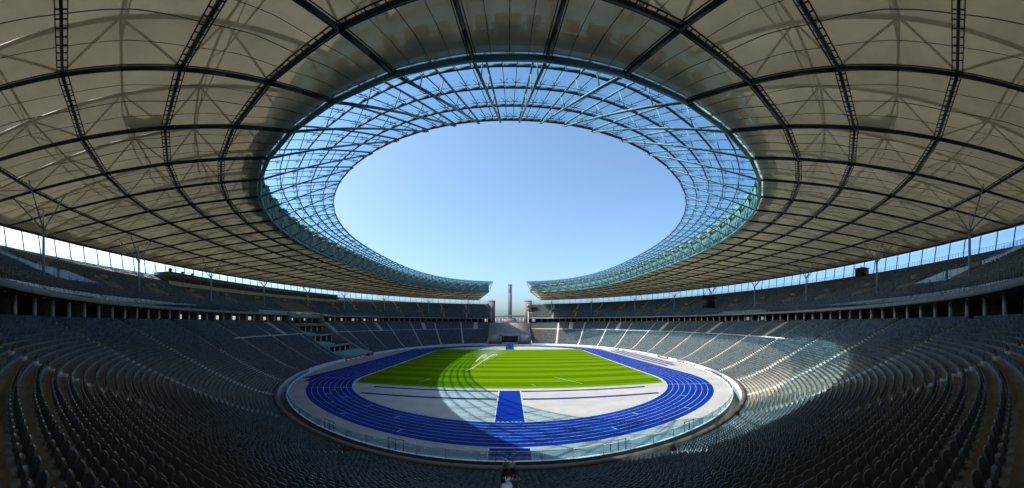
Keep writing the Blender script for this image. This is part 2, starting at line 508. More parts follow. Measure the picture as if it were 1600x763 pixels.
# pitch
RG = 35.75
g = []
t0 = math.acos((CN - 74.2) / RG)
a = np.linspace(-t0, t0, 41)
gx = []; gy = []
y0 = 74.2; xh = math.sqrt(RG ** 2 - (CN - y0) ** 2)
aa = np.linspace(0, 1, 12)
right = [(xh, y0)]
t1 = math.atan2(xh, CN - y0)
for t in np.linspace(t1, PI / 2, 12): right.append((RG * math.sin(t), CN - RG * math.cos(t)))
for t in np.linspace(PI / 2, t1, 12): right.append((RG * math.sin(t), CF + RG * math.cos(t)))
ys = np.array([p[1] for p in right]); xs = np.array([p[0] for p in right])
rows = np.linspace(ys[0], ys[-1], 150); hw = np.interp(rows, ys, xs)
P = np.zeros((len(rows), 41, 3))
for i, (y, h) in enumerate(zip(rows, hw)):
    P[i, :, 0] = np.linspace(-h, h, 41); P[i, :, 1] = y; P[i, :, 2] = 0.03 + 0.012 * rng.random(41)
struct(MB().grid(P, flip=True).build('grass', M['grass']), 'mown striped bright green football pitch inside the track', 'grass', 'stuff')
pl = MB()
def seg(x0, y0, x1, y1, wd=0.07, z=0.048):
    d = np.array([x1 - x0, y1 - y0]); d = d / np.linalg.norm(d); nrm = np.array([-d[1], d[0]]) * wd / 2
    pl.add([(x0 + nrm[0], y0 + nrm[1], z), (x0 - nrm[0], y0 - nrm[1], z), (x1 - nrm[0], y1 - nrm[1], z), (x1 + nrm[0], y1 + nrm[1], z)], [(0, 1, 2, 3)])
seg(11.0, 89.5, 16.3, 78.0); seg(5.6, 76.0, 4.8, 79.5); seg(-20.5, 79, -19.2, 86)
struct(pl.build('pitch_line_path', M['line']), 'short pale line marks left on the green pitch', 'markings')

# moat round the near bend and outer ground
wa, wb, wn = lower_abn(0.0)
wx, wy = SE(wa, wb, wn, th)
mo = MB()
Pm = np.zeros((4, len(th), 3))
Pm[0, :, 0], Pm[0, :, 1], Pm[0, :, 2] = kx, ky, 0.0
Pm[1, :, 0], Pm[1, :, 1], Pm[1, :, 2] = kx, ky, -2.2
Pm[2, :, 0], Pm[2, :, 1], Pm[2, :, 2] = wx, wy, -2.2
Pm[3, :, 0], Pm[3, :, 1], Pm[3, :, 2] = wx, wy, -0.02
mo.grid(Pm, flip=True)
struct(mo.build('moat_ground', M['moat']), 'sunken dirty concrete moat between apron kerb and stand wall', 'moat')
ox, oy = SE(*upper_abn(0.55), th)
P = np.zeros((4, len(th), 3))
for k, f in enumerate((1.0, 1.6, 5.0, 90.0)):
    P[k, :, 0] = ox * f; P[k, :, 1] = D + (oy - D) * f; P[k, :, 2] = 13.35 if k < 3 else 13.35
struct(MB().grid(P).build('ground', M['outside']), 'pale paved ground outside the stadium', 'ground')

# ------------------------------------------------------------------ lower stand
low = thing('lower_stand', 'lower seating tier of brown concrete steps round the track', 'stand', (0, D, 0))
def in_box(x, y): return (x < 0) & (y > BOX_Y[0]) & (y < BOX_Y[1])
prof = []
for r in range(NL):
    z = float(lower_z((r + 0.5) * TR)); prof += [(r * TR / LW, z), ((r + 1) * TR / LW, z)]
P = loft(lower_abn, prof, VS)
mb = MB(); I, J = P.shape[:2]
idx = np.arange(I * J).reshape(I, J)
q = np.stack([idx[:-1, :-1], idx[1:, :-1], idx[1:, 1:], idx[:-1, 1:]], -1).reshape(-1, 4)
PF = P.reshape(-1, 3); c = PF[q].mean(1)
q = q[~in_box(c[:, 0], c[:, 1])][:, ::-1]
mb.add(PF, q); mb.build('terrace', M['tread'], low)
# stairs: half steps in every aisle
def stair_mesh(abn, v, s0, s1, zfun, wid, n, lift=0.03):
    m = MB()
    ss = np.linspace(s0, s1, n + 1)
    for i in range(n):
        sm = (ss[i] + ss[i + 1]) / 2
        x, y = curve(abn, sm, [v, v + 1e-4, v - 1e-4]); x0, y0 = curve(abn, ss[i], [v]); x1, y1 = curve(abn, ss[i + 1], [v])
        tx, ty = x[1] - x[2], y[1] - y[2]; L = math.hypot(tx, ty); tx, ty = tx / L * wid / 2, ty / L * wid / 2
        z = zfun(sm) + lift
        zb = z - 0.42
        a = [(x0[0] - tx, y0[0] - ty), (x0[0] + tx, y0[0] + ty), (x1[0] + tx, y1[0] + ty), (x1[0] - tx, y1[0] - ty)]
        V = [(p[0], p[1], zb) for p in a] + [(p[0], p[1], z) for p in a]
        m.add(V, [(4, 5, 6, 7), (0, 1, 5, 4), (1, 2, 6, 5), (2, 3, 7, 6), (3, 0, 4, 7)])
    return m
def lower_row_top(s):
    return float(lower_z(s * LW)) + 0.1
SPLIT = 0.665                                    # gangway between the two blocks of the side stands
for k, v in enumerate(AISLE_L):
    x, y = curve(lower_abn, 0.4, [v])
    if in_box(x[0], y[0]) or abs(v) > 0.995: continue
    stair_mesh(lower_abn, v, 0.004, 0.996, lower_row_top, 1.15, NL * 2).build('stair', M['stair'], low)
# wide upper stairs, every second aisle on the sides
for v in (AISLE_L[:-1] + AISLE_L[1:])[::2] / 2:
    x, y = curve(lower_abn, 0.85, [v])
    if in_box(x[0], y[0]) or y[0] < 62: continue
    stair_mesh(lower_abn, v, SPLIT, 0.996, lower_row_top, 3.2, int(NL * 0.6)).build('stair', M['stair'], low)
# pale gangway kerb along the side stands
side = VS[(np.abs(VS) > 0.36) & (np.abs(VS) < 0.985)]
for sg in (-1, 1):
    vv = side[side * sg > 0]
    s0 = SPLIT; z = float(lower_z(s0 * LW)) + 0.5
    for part_v in ([vv] if sg > 0 else [vv[curve(lower_abn, s0, vv)[1] > BOX_Y[1] + .5], vv[(curve(lower_abn, s0, vv)[1] < BOX_Y[0] - .5)]]):
        if len(part_v) < 3: continue
        MB().grid(loft(lower_abn, [(s0, z - 0.5), (s0, z + 0.12), (s0 + 0.006, z + 0.12), (s0 + 0.006, z - 0.5)], part_v), flip=True).build('gangway_kerb', M['stair'], low)
# front wall with brown cap
vv = VS
def cut_box(abn, s, vs):
    x, y = curve(abn, s, vs); keep = ~in_box(x, y)
    out = []; cur = []
    for k, f in zip(vs, keep):
        if f: cur.append(k)
        elif cur: out.append(np.array(cur)); cur = []
    if cur: out.append(np.array(cur))
    return out
ZW = 1.02
for vv in cut_box(lower_abn, 0.0, VS):
    fw = MB().grid(loft(lower_abn, [(0.0, -2.2), (0.0, ZW - 0.12)], vv), flip=True)
    fw.build('front_wall', M['wall_white'], low)
    cp = MB().grid(loft(lower_abn, [(-0.001, ZW - 0.12), (-0.001, ZW), (0.0215, ZW), (0.0215, 0.0)], vv), flip=True)
    cp.build('wall_cap', M['wall_brown'], low)
# rear concourse: floor, ceiling and back wall
cc = MB().grid(loft(lower_abn, [(1.0, float(lower_z(LW)) - 0.1), (1.03, float(lower_z(LW)) - 0.1), (1.03, 13.0)], VS), flip=True)
cc.build('concourse_edge', M['tread'], low)

# ------------------------------------------------------------------ upper stand
upp = thing('upper_stand', 'upper seating tier above the dark pillared concourse', 'stand', (0, D, 13))
ZS = EYE + 2.88                                 # slab underside
prof = [(0.0, ZS + 0.62)]
prof = []
for r in range(NU):
    z = float(upper_z((r + 0.5) / NU)); prof += [(r / NU, z), ((r + 1) / NU, z)]
ZR = EYE + 14.76
prof += [(1.0, ZR), (1.012, ZR), (1.012, 19.0)]
MB().grid(loft(upper_abn, prof, VS), flip=True).build('terrace', M['tread'], upp)
MB().grid(loft(upper_abn, [(0.022, ZS + 0.9), (0.022, ZS + 0.02), (-0.004, ZS), (-0.012, ZS), (-0.012, ZS + 0.62), (0.004, ZS + 0.62), (0.004, ZS + 0.1)], VS)).build('parapet', M['parapet'], upp)
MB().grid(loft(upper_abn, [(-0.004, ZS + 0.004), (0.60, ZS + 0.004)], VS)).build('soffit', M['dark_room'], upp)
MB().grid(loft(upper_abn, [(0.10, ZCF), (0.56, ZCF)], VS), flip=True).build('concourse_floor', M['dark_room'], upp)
# back wall of the concourse with daylight windows
PB = vlist(upper_abn, 0.0, 4.6, 2.3)
PIL = np.concatenate([-PB[::-1], PB])
PIL = PIL[np.abs(PIL) < 0.999]
bw = MB()
sb = 0.44
for v0, v1 in zip(PIL[:-1], PIL[1:]):
    x, y = curve(upper_abn, sb, [v0, v1]); xm, ym = x.mean(), y.mean()
    win = (xm < 0 and 58 < ym < 200) or (xm > 0 and 95 < ym < 120)
    def quadv(f0, f1, z0, z1):
        vv = [v0 + (v1 - v0) * f for f in (f0, f1)]
        a, b = curve(upper_abn, sb, vv)
        bw.add([(a[0], b[0], z0), (a[1], b[1], z0), (a[1], b[1], z1), (a[0], b[0], z1)], [(0, 1, 2, 3)])
    if win:
        quadv(0, .32, 13.4, ZS + 0.02); quadv(.68, 1, 13.4, ZS + 0.02); quadv(.32, .68, 13.4, 14.75); quadv(.32, .68, 16.0, ZS + 0.02)
    else: quadv(0, 1, 13.4, ZS + 0.02)
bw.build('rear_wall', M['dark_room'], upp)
# pillars
def dist_to_cam(x, y): return math.hypot(x, y)
pil = []
for v in PIL:
    x, y = curve(upper_abn, 0.118, [v, v + 1e-4]); pil.append((dist_to_cam(x[0], y[0]), x[0], y[0], math.atan2(y[1] - y[0], x[1] - x[0])))
pil.sort()
rest = MB()
for i, (d_, x, y, an) in enumerate(pil):
    m = MB() if i < 99 else rest
    tx, ty = math.cos(an) * 0.22, math.sin(an) * 0.22
    m.beams([(x, y, ZCF)], [(x, y, ZS + 0.002)], 0.42, 0.5, up=(tx, ty, 0))
    if i < 99: m.build('pillar', M['pillar'], upp)
r_ = rest.build('pillar', M['pillar'], upp); r_['kind'] = 'stuff'
# inner stone piers behind every second pillar
pr = MB()
for v in PIL[::2]:
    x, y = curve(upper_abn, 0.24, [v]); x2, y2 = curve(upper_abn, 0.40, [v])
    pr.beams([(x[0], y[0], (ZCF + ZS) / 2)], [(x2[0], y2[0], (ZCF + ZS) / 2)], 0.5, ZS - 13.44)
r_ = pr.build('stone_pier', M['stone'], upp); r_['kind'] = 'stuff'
# round ceiling lamps at the slab edge
lm = MB()
for v in PIL:
    x, y = curve(upper_abn, 0.05, [v + 0.004])
    lm.tubes([(x[0], y[0], ZS + 0.0)], [(x[0], y[0], ZS - 0.09)], 0.16, 10)
r_ = lm.build('ceiling_lamp', M['lamp_off'], upp); r_['kind'] = 'stuff'
# front balustrade of the upper tier
gl = MB().grid(loft(upper_abn, [(0.002, ZS + 0.62), (0.002, ZS + 1.62)], VS))
gl.build('balustrade_glass', M['glass_rail'], upp)
pv = np.linspace(-1, 1, 780); x, y = curve(upper_abn, 0.004, pv)
ps = MB(); B0 = np.stack([x, y, np.full_like(x, ZS + 0.6)], 1); B1 = B0 + [0, 0, 1.1]
ps.beams(B0, B1, 0.06, 0.06); ps.tubes(B1[:-1], B1[1:], 0.03, 5)
ps.build('balustrade_railing', M['post'], upp)
# stairs and vomitories
for v in AISLE_U:
    if abs(v) > 0.99: continue
    zf = lambda s: float(upper_z(s)) + 0.12
    stair_mesh(upper_abn, v, 0.56, 0.99, zf, 1.3, 28).build('stair', M['stair'], upp)
    dv = 0.0022 * (1 if v > 0 else -1)
    stair_mesh(upper_abn, v - dv, 0.02, 0.36, zf, 1.3, 22).build('stair', M['stair'], upp)
    # vomitory: cheek walls, lintel, dark slab coloured as the shade in the opening, landing
    vm = MB(); s0, s1 = 0.34, 0.56
    xa, ya = curve(upper_abn, s0, [v, v + 1e-4, v - 1e-4]); xb, yb = curve(upper_abn, s1, [v])
    t_ = np.array([xa[1] - xa[2], ya[1] - ya[2]]); t_ /= np.linalg.norm(t_)
    za, zb = float(upper_z(s0)), float(upper_z(s1))
    A = np.array([xa[0], ya[0]]); B = np.array([xb[0], yb[0]])
    hw_ = 1.2
    for sg in (-1, 1):
        p, q_ = A + t_ * hw_ * sg, B + t_ * hw_ * sg
        n_ = t_ * 0.14
        for o_ in (n_, -n_): pass
        V = []
        for pt, z0, z1 in ((p, za - 0.9, za + 0.75), (q_, zb - 2.6, zb + 1.0)):
            for o_ in (-n_, n_):
                V += [(pt[0] + o_[0], pt[1] + o_[1], z0), (pt[0] + o_[0], pt[1] + o_[1], z1)]
        vm.add(V, [(0, 1, 5, 4), (3, 2, 6, 7), (1, 3, 7, 5), (0, 4, 6, 2), (0, 2, 3, 1), (4, 5, 7, 6)], 0)
    mid = A + (B - A) * 0.72; mz = za + (zb - za) * 0.72
    vm.beams([(*(mid - t_ * hw_), mz + 1.25)], [(*(mid + t_ * hw_), mz + 1.25)], 0.5, 0.9)
    vo = vm.build('vomitory', M['parapet'], upp)
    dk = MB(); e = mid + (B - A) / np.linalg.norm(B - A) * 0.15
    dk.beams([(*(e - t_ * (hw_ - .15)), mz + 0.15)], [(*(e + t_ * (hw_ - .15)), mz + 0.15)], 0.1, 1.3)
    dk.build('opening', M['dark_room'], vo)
# rim: wind screen posts, glass and low railing
PR = vlist(upper_abn, 1.0, 5.0, 2.5); PRV = np.concatenate([-PR[::-1], PR])
ZT = EYE + 18.6
px_, py_ = curve(upper_abn, 1.0, PRV)
pp = sorted([(math.hypot(a_, b_), a_, b_) for a_, b_ in zip(px_, py_)])
rest = MB()
for i, (d_, a_, b_) in enumerate(pp):
    if b_ < 0: continue
    m = MB() if i < 95 else rest
    m.beams([(a_, b_, ZR)], [(a_ * 1.004, D + (b_ - D) * 1.004, ZT)], 0.16, 0.22)
    if i < 95: m.build('screen_post', M['post'], upp)
if rest.n: r_ = rest.build('screen_post', M['post'], upp); r_['kind'] = 'stuff'
MB().grid(loft(upper_abn, [(1.003, ZR), (1.008, ZT - 0.5)], VS)).build('wind_screen', M['glass_screen'], upp)
rv = np.linspace(-1, 1, 900); x, y = curve(upper_abn, 0.997, rv)
B0 = np.stack([x, y, np.full_like(x, ZR - 0.02)], 1); B1 = B0 + [0, 0, 0.95]
rr = MB(); rr.beams(B0[::1], B1[::1], 0.05, 0.05); rr.tubes(B1[:-1], B1[1:], 0.03, 5); rr.tubes(B0[:-1] + [0, 0, .5], B0[1:] + [0, 0, .5], 0.018, 4)
rr.build('rim_railing', M['post'], upp)
# ------------------------------------------------------------------ gate: cheek walls, pylons, stair, portal, tower
gate = thing('marathon_gate', 'stone gate with dark tunnel opening between the stand ends', 'gate', (0, 240, 0))
ck = MB()
for sg in (-1, 1):
    pts = []
    for s in np.linspace(0, 1, 24):
        y = curve(lower_abn, s, [1.0])[1][0]; pts.append((y, float(lower_z(s * LW)) + 1.0))
    for s in np.linspace(0.0, 1, 12):
        y = curve(upper_abn, s, [1.0])[1][0]; pts.append((y, max(float(upper_z(s)) + 1.1, 0)))
    pts = np.array(pts)
    V = []
    for xx in (sg * 13.55, sg * 14.0):
        for y, z in pts: V += [(xx, y, 0.0), (xx, y, z)]
    n = len(pts); F = []
    for i in range(n - 1):
        a_, b_ = 2 * i, 2 * i + 2
        F += [(a_, b_, b_ + 1, a_ + 1), (2 * n + a_, 2 * n + a_ + 1, 2 * n + b_ + 1, 2 * n + b_), (a_ + 1, b_ + 1, 2 * n + b_ + 1, 2 * n + a_ + 1)]
    F += [(0, 1, 2 * n + 1, 2 * n), (2 * n - 2, 4 * n - 2, 4 * n - 1, 2 * n - 1)]
    MB().add(V, F).build('cheek_wall', M['parapet'], gate)
    py = MB().box(sg * 11.3, sg * 16.6, 268, 277, 13.3, EYE + 16.6)
    py.box(sg * 11.15, sg * 16.75, 267.85, 277.15, EYE + 15.9, EYE + 16.65)
    p_ = py.build('pylon', M['stone'], gate)
    if sg > 0:
        ckm = MB()
        ckm.tubes([(14.0, 267.96, EYE + 12.6)], [(14.0, 267.7, EYE + 12.6)], 1.35, 28)
        for k in range(12):
            a = k * PI / 6; ckm.beams([(14 + 1.0 * math.sin(a), 267.66, EYE + 12.6 + 1.0 * math.cos(a))], [(14 + 1.25 * math.sin(a), 267.66, EYE + 12.6 + 1.25 * math.cos(a))], 0.12, 0.05, 1, up=(0, 1, 0))
        co = ckm.build('clock_face', [M['steel_mid'], M['white']], p_)
        for dx_, dz_ in ((0.6, 0.6), (-0.4, 1.1)):
            MB().beams([(14, 267.64, EYE + 12.6)], [(14 + dx_, 267.64, EYE + 12.6 + dz_)], 0.1, 0.05, up=(0, 1, 0)).build('clock_hand', M['white'], co)
st = MB(); N = 34
for i in range(N):
    y0_, y1_ = 231 + 25.5 * i / N, 231 + 25.5 * (i + 1) / N; z = 5.9 + 7.75 * (i + 1) / N
    st.box(-13.5, 13.5, y0_, y1_ + 0.01, z - 0.9, z)
st.build('stair', M['parapet'], gate)
ter = MB()
for x0_, x1_ in ((-13.5, -5.2), (5.2, 13.5)): ter.box(x0_, x1_, 228.6, 231.2, 0.0, 5.9)
ter.box(-5.2, 5.2, 228.6, 231.2, 5.0, 5.9)
ter.box(-6.2, -5.2, 227.9, 228.6, 0.0, 5.6); ter.box(5.2, 6.2, 227.9, 228.6, 0.0, 5.6); ter.box(-6.2, 6.2, 227.9, 228.6, 5.05, 5.6)
for k in range(5): ter.box(-5.15, 5.15, 224.6 + 0.7 * k, 228.2 + 0.01 * k, 0.0 if k == 0 else 0.22 * k, 0.22 * (k + 1))
ter.box(-13.5, 13.5, 224.0, 224.4, 0.0, 0.8) if False else None
ter.build('terrace_wall', M['parapet'], gate)
# seams/hand rails on the stair
hr = MB()
for xx in np.linspace(-13, 13, 9):
    hr.beams([(xx, 231, 7.0)], [(xx, 256.5, 14.7)], 0.08, 0.08)
    for i in range(0, N, 4):
        y = 231 + 25.5 * (i + .5) / N; z = 5.9 + 7.75 * (i + 1) / N; hr.beams([(xx, y, z - 0.05)], [(xx, y, z + 1.0)], 0.06, 0.06)
hr.build('handrail', M['post'], gate)
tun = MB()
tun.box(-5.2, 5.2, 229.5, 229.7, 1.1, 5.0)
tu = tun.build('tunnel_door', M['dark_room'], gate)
dl = MB()
for k in range(9): dl.box(-4.6 + 1.1 * k, -4.52 + 1.1 * k, 229.38, 229.47, 1.1, 5.0)
dl.build('door_bar', M['post'], tu)
plat = MB().box(-13.5, 13.5, 256.5, 300, 13.0, 13.62)
plat.build('gate_platform', M['parapet'], gate)
rl = MB()
xs_ = np.linspace(-13, 13, 27)
rl.beams([(x, 258, 13.6) for x in xs_], [(x, 258, 14.75) for x in xs_], 0.07, 0.07); rl.tubes([(-13, 258, 14.75)], [(13, 258, 14.75)], 0.05)
rl.tubes([(-13, 258, 14.2)], [(13, 258, 14.2)], 0.03)
rl.build('railing', M['post'], gate)
# bell tower
bt = thing('bell_tower', 'tall narrow stone bell tower rising behind the gate', 'tower', (0.5, 562, 13.3))
b = MB()
b.box(-2.25, 3.2, 560, 566, 13.3, EYE + 59.0)
for xx in (-2.3, 3.25): b.box(xx - 0.25, xx + 0.25, 559.7, 566.2, 13.3, EYE + 59.6)
b.build('shaft', M['tower'], bt)
b = MB().box(-1.9, 2.9, 559.55, 559.95, EYE + 47, EYE + 58)
for k in range(8): b.box(-1.9, 2.9, 559.4, 559.6, EYE + 47.5 + 1.3 * k, EYE + 48.2 + 1.3 * k)
b.build('belfry', M['copper'], bt)
MB().box(-2.9, 3.85, 559.2, 566.8, EYE + 59.0, EYE + 60.0).build('roof', M['tower'], bt)
hall = thing('memorial_hall', 'long low colonnaded hall at the foot of the bell tower', 'building', (0, 545, 13.3))
b = MB().box(-48, 48, 538, 556, EYE + 9.2, EYE + 11.4); b.build('roof', M['tower'], hall)
b = MB()
for x in np.arange(-47, 48, 5.2): b.box(x - 0.6, x + 0.6, 539, 540.4, 13.3, EYE + 9.25)
b.build('colonnade', M['white'], hall)
b = MB().box(-9, 10, 534, 545, 13.3, EYE + 5.5); b.box(-7, 8, 533, 545.1, EYE + 5.5, EYE + 7.2); b.build('central_block', M['stone'], hall)
b = MB().box(-48, 48, 539.4, 555, 13.3, EYE + 1.4); b.build('plinth', M['stone'], hall)

# ------------------------------------------------------------------ roof
roof = thing('stadium_roof', 'oval membrane stadium roof with glass inner ring and dark girders', 'roof', (0, D, 31))
def roof_abn(s):                                # s = 0 at the glass / membrane ring, 1 at the outer rim
    return 101.3 + 55.7 * s, 52.84 + 45.2 * s, 2.6 - 0.6 * max(0, min(1, s))
IN_ABN = (85.0, 45.6, 2.44)
ZIN, ZGU, ZGL, ZO = EYE + 24.5, EYE + 23.9, EYE + 19.6, EYE + 17.9
def zlow(s): return ZGL + (ZO - ZGL) * s
def zup(s):
    return ZGU + (ZO + 1.0 - ZGU) * s ** 1.15 + 0.7 * math.sin(PI * s)
def F(abn, p): return (abs(p[0]) / abn[1]) ** abn[2] + (abs(p[1] - D) / abn[0]) ** abn[2] - 1
def hit(p, n, abn):
    f0 = F(abn, p)
    lo, hi = (0, 90) if f0 < 0 else (-60, 0)
    for _ in range(44):
        m = (lo + hi) / 2
        if F(abn, p + n * m) < 0: lo = m
        else: hi = m
    return p + n * lo
# girder positions on the ring
tt = np.linspace(0, PI, 6000); gx_, gy_ = SE(*roof_abn(0.0), tt)
LL = np.concatenate([[0], np.cumsum(np.hypot(np.diff(gx_), np.diff(gy_)))])
iend = np.argmax((tt > PI / 2) & (gx_ < 13.4)); Lend = LL[iend]
pos = [2.75]
while pos[-1] < Lend:
    tcur = np.interp(pos[-1], LL, tt); pos.append(pos[-1] + 6.0 + 0.75 * abs(math.sin(tcur)))
pos = np.array(pos[:-1]); pos = 2.75 + (pos - 2.75) * (Lend - 2.75) / (pos[-1] - 2.75)
tg = np.interp(pos, LL, tt)
tg = np.concatenate([-tg[::-1], tg])
GX, GY = SE(*roof_abn(0.0), tg)
NG = len(tg)
SR = [0.0, 0.11, 0.24, 0.41, 0.65, 1.0]
SM = [0.055, 0.175, 0.325, 0.53, 0.825]
SF = sorted(set(SR + SM))
ND = {}
for i in range(NG):
    p = np.array([GX[i], GY[i]])
    n = np.array([p[0] / 52.84 ** 2, (p[1] - D) / 101.3 ** 2]); n /= np.linalg.norm(n)
    if p[1] > D and abs(p[0]) < 43:
        n[0] *= 0.42 + 0.58 * max(0, (abs(p[0]) - 13) / 30); n /= np.linalg.norm(n)
    ND[i] = {s: hit(p, n, roof_abn(s)) for s in SF}
    ND[i][0.0] = p
    ND[i]['in'] = hit(p, n, IN_ABN)
def low3(i, s): return np.array([*ND[i][s], zlow(s)])
def up3(i, s): return np.array([*ND[i][s], zup(s)])
def lerp(a, b, f): return a + (b - a) * f
# lower and upper membrane per bay, split at the rings so the fabric sags a little between them
for i in range(NG - 1):
    lo_g, up_g = [], []
    for s in SF:
        a, b_ = low3(i, s), low3(i + 1, s)
        lo_g.append([lerp(a, b_, f) + np.array([0, 0, 0.12 + 0.2 * 4 * f * (1 - f) * (0.0 if s in SR else 1)]) for f in np.linspace(0, 1, 7)])
        a, b_ = up3(i, s), up3(i + 1, s)
        up_g.append([lerp(a, b_, f) + np.array([0, 0, 1.0 * 4 * f * (1 - f)]) for f in np.linspace(0, 1, 7)])
    MB().grid(np.array(lo_g)).build('ceiling_membrane', M['mem_low'], roof, smooth=True)
    MB().grid(np.array(up_g)).build('top_membrane', M['mem_up'], roof, smooth=True)
# radial girders
SG = [s for s in SF]
for i in range(NG):
    m = MB()
    L = [low3(i, s) for s in SF]; U = [up3(i, s) - [0, 0, .25] for s in SF]
    m.tubes(L[:-1], L[1:], 0.17, 8)
    tdir = np.array([-(ND[i][1.0] - ND[i][0.0])[1], (ND[i][1.0] - ND[i][0.0])[0], 0]); tdir /= np.linalg.norm(tdir)
    for sg in (-1, 1):
        a = [p + tdir * 0.30 * sg + [0, 0, .06] for p in L]
        m.beams(a[:-1], a[1:], 0.06, 0.06)
    g = m.build('radial_girder', M['steel_dark'], roof)
    w_ = MB(); w_.tubes(U[:-1], U[1:], 0.17, 6)
    for k in range(len(SF) - 1):
        if SF[k] in SR: w_.tubes([L[k] + [0, 0, .2]], [U[k + 1]], 0.10, 5)
        else: w_.tubes([U[k]], [L[k + 1] + [0, 0, .2]], 0.10, 5)
    w_.build('web_member', M['steel_mid'], g)
# ring trusses
for s in SR:
    m = MB(); A = np.array([low3(i, s) for i in range(NG)])
    if s == 1.0:
        m.beams(A[:-1], A[1:], 0.5, 0.45)
        m.build('edge_beam', M['steel_dark'], roof); continue
    if s == 0.0: continue
    m.beams(A[:-1], A[1:], 0.24, 0.28)
    for sg in (-1, 1):
        Bq = []
        for i in range(NG):
            n = ND[i][1.0] - ND[i][0.0]; n = n / np.linalg.norm(n); Bq.append(A[i] + np.array([*n, 0]) * 0.40 * sg + [0, 0, .12])
        Bq = np.array(Bq); m.beams(Bq[:-1], Bq[1:], 0.08, 0.09)
    # rungs
    Pn, Qn = [], []
    for i in range(NG - 1):
        d = A[i + 1] - A[i]; L_ = np.linalg.norm(d); nn = np.array([-d[1], d[0], 0]) / L_
        for k in range(1, int(L_ / 0.7)):
            c_ = A[i] + d * (k * 0.7 / L_) + [0, 0, .1]; Pn.append(c_ - nn * 0.40); Qn.append(c_ + nn * 0.40)
    m.beams(Pn, Qn, 0.07, 0.06)
    m.build('ring_beam', M['steel_dark'], roof)
# purlin rings between the membranes, tying the girder apexes together
for s in SM[1:]:
    m = MB(); A = np.array([up3(i, s) - [0, 0, .25] for i in range(NG)]); B = np.array([lerp(low3(i, s), up3(i, s), 0.45) for i in range(NG)])
    m.tubes(A[:-1], A[1:], 0.13, 6); m.tubes(B[:-1], B[1:], 0.07, 5)
    mid_ = (A[:-1] + A[1:]) / 2
    m.tubes(B[:-1], mid_, 0.06, 5); m.tubes(mid_, B[1:], 0.06, 5)
    m.build('purlin_ring', M['steel_mid'], roof)
# thin seams of the fabric running parallel to the girders
sm_ = MB()
for i in range(NG - 1):
    for f in (0.25, 0.5, 0.75):
        pts = []
        for s in SF:
            pts.append(lerp(low3(i, s), low3(i + 1, s), f) + [0, 0, 0.11 + 0.2 * 4 * f * (1 - f) * (0.0 if s in SR else 1)])
        sm_.tubes(pts[:-1], pts[1:], 0.028 if f != 0.5 else 0.04, 4)
sm_.build('fabric_seam', M['steel_mid'], roof)
# ring truss at the glass edge (teal lattice), catwalk and lighting boxes behind it
A = np.array([low3(i, 0.0) for i in range(NG)]); B = np.array([[*ND[i][0.0], ZGU] for i in range(NG)])
m = MB(); m.tubes(A[:-1], A[1:], 0.26, 8); m.tubes(B[:-1], B[1:], 0.24, 8); m.tubes(A, B, 0.12, 6)
mid = (A[:-1] + A[1:]) / 2; m.tubes(B[:-1], mid, 0.10, 6); m.tubes(mid, B[1:], 0.10, 6)
mA = (A + B) / 2; m.tubes(mA[:-1], mA[1:], 0.08, 6)
m.build('inner_ring_truss', M['steel_teal'], roof)
Ocl = []
for i in range(NG):
    n = ND[i][1.0] - ND[i][0.0]; n = n / np.linalg.norm(n); Ocl.append(ND[i][0.0] + n * 0.5)
Ocl = np.array(Ocl)
MB().grid(np.array([np.column_stack([Ocl, np.full(NG, ZGL + .05)]), np.column_stack([Ocl, np.full(NG, ZGU + 1.6)])])).build('ring_cladding', M['cladding'], roof)
cw = MB()
Cn = np.array([[*lerp(ND[i][0.0], ND[i][0.055], 0.42), ZGL + 0.5] for i in range(NG)])
cw.beams(Cn[:-1], Cn[1:], 1.3, 0.16)
for sg in (-1, 1):
    off = []
    for i in range(NG):
        n = ND[i][1.0] - ND[i][0.0]; n = n / np.linalg.norm(n); off.append(Cn[i] + np.array([*n, 0]) * 0.62 * sg + [0, 0, 0.5])
    off = np.array(off); cw.tubes(off[:-1], off[1:], 0.05, 5); cw.tubes(off - [0, 0, 0.5], off, 0.05, 5)
for i in range(NG - 1):
    for f, wd, ht in ((0.2, 0.9, 0.7), (0.5, 1.7, 1.0), (0.8, 0.9, 0.6)):
        c_ = lerp(Cn[i], Cn[i + 1], f); n = ND[i][1.0] - ND[i][0.0]; n = np.array([*(n / np.linalg.norm(n)), 0])
        d = (Cn[i + 1] - Cn[i]); d /= np.linalg.norm(d)
        cw.beams([c_ + n * 1.15 - d * wd / 2 + [0, 0, .2]], [c_ + n * 1.15 + d * wd / 2 + [0, 0, .2]], 0.7, ht * 0.4)
cw.build('catwalk', M['steel_dark'], roof)
# loudspeaker hoops between the membranes
for sgn in (-1, 1):
    c_ = np.array([sgn * 29.6, 18.0, zlow(0.3) + 1.0]); away = math.atan2(0.515, sgn * 0.857)
    a = away + np.linspace(-1.25, 1.25, 12); ar = np.stack([c_[0] + 1.6 * np.cos(a), c_[1] + 1.6 * np.sin(a), c_[2] + 0 * a], 1)
    MB().beams(ar[:-1], ar[1:], 0.85, 0.7).build('loudspeaker_array', M['steel_mid'], roof)
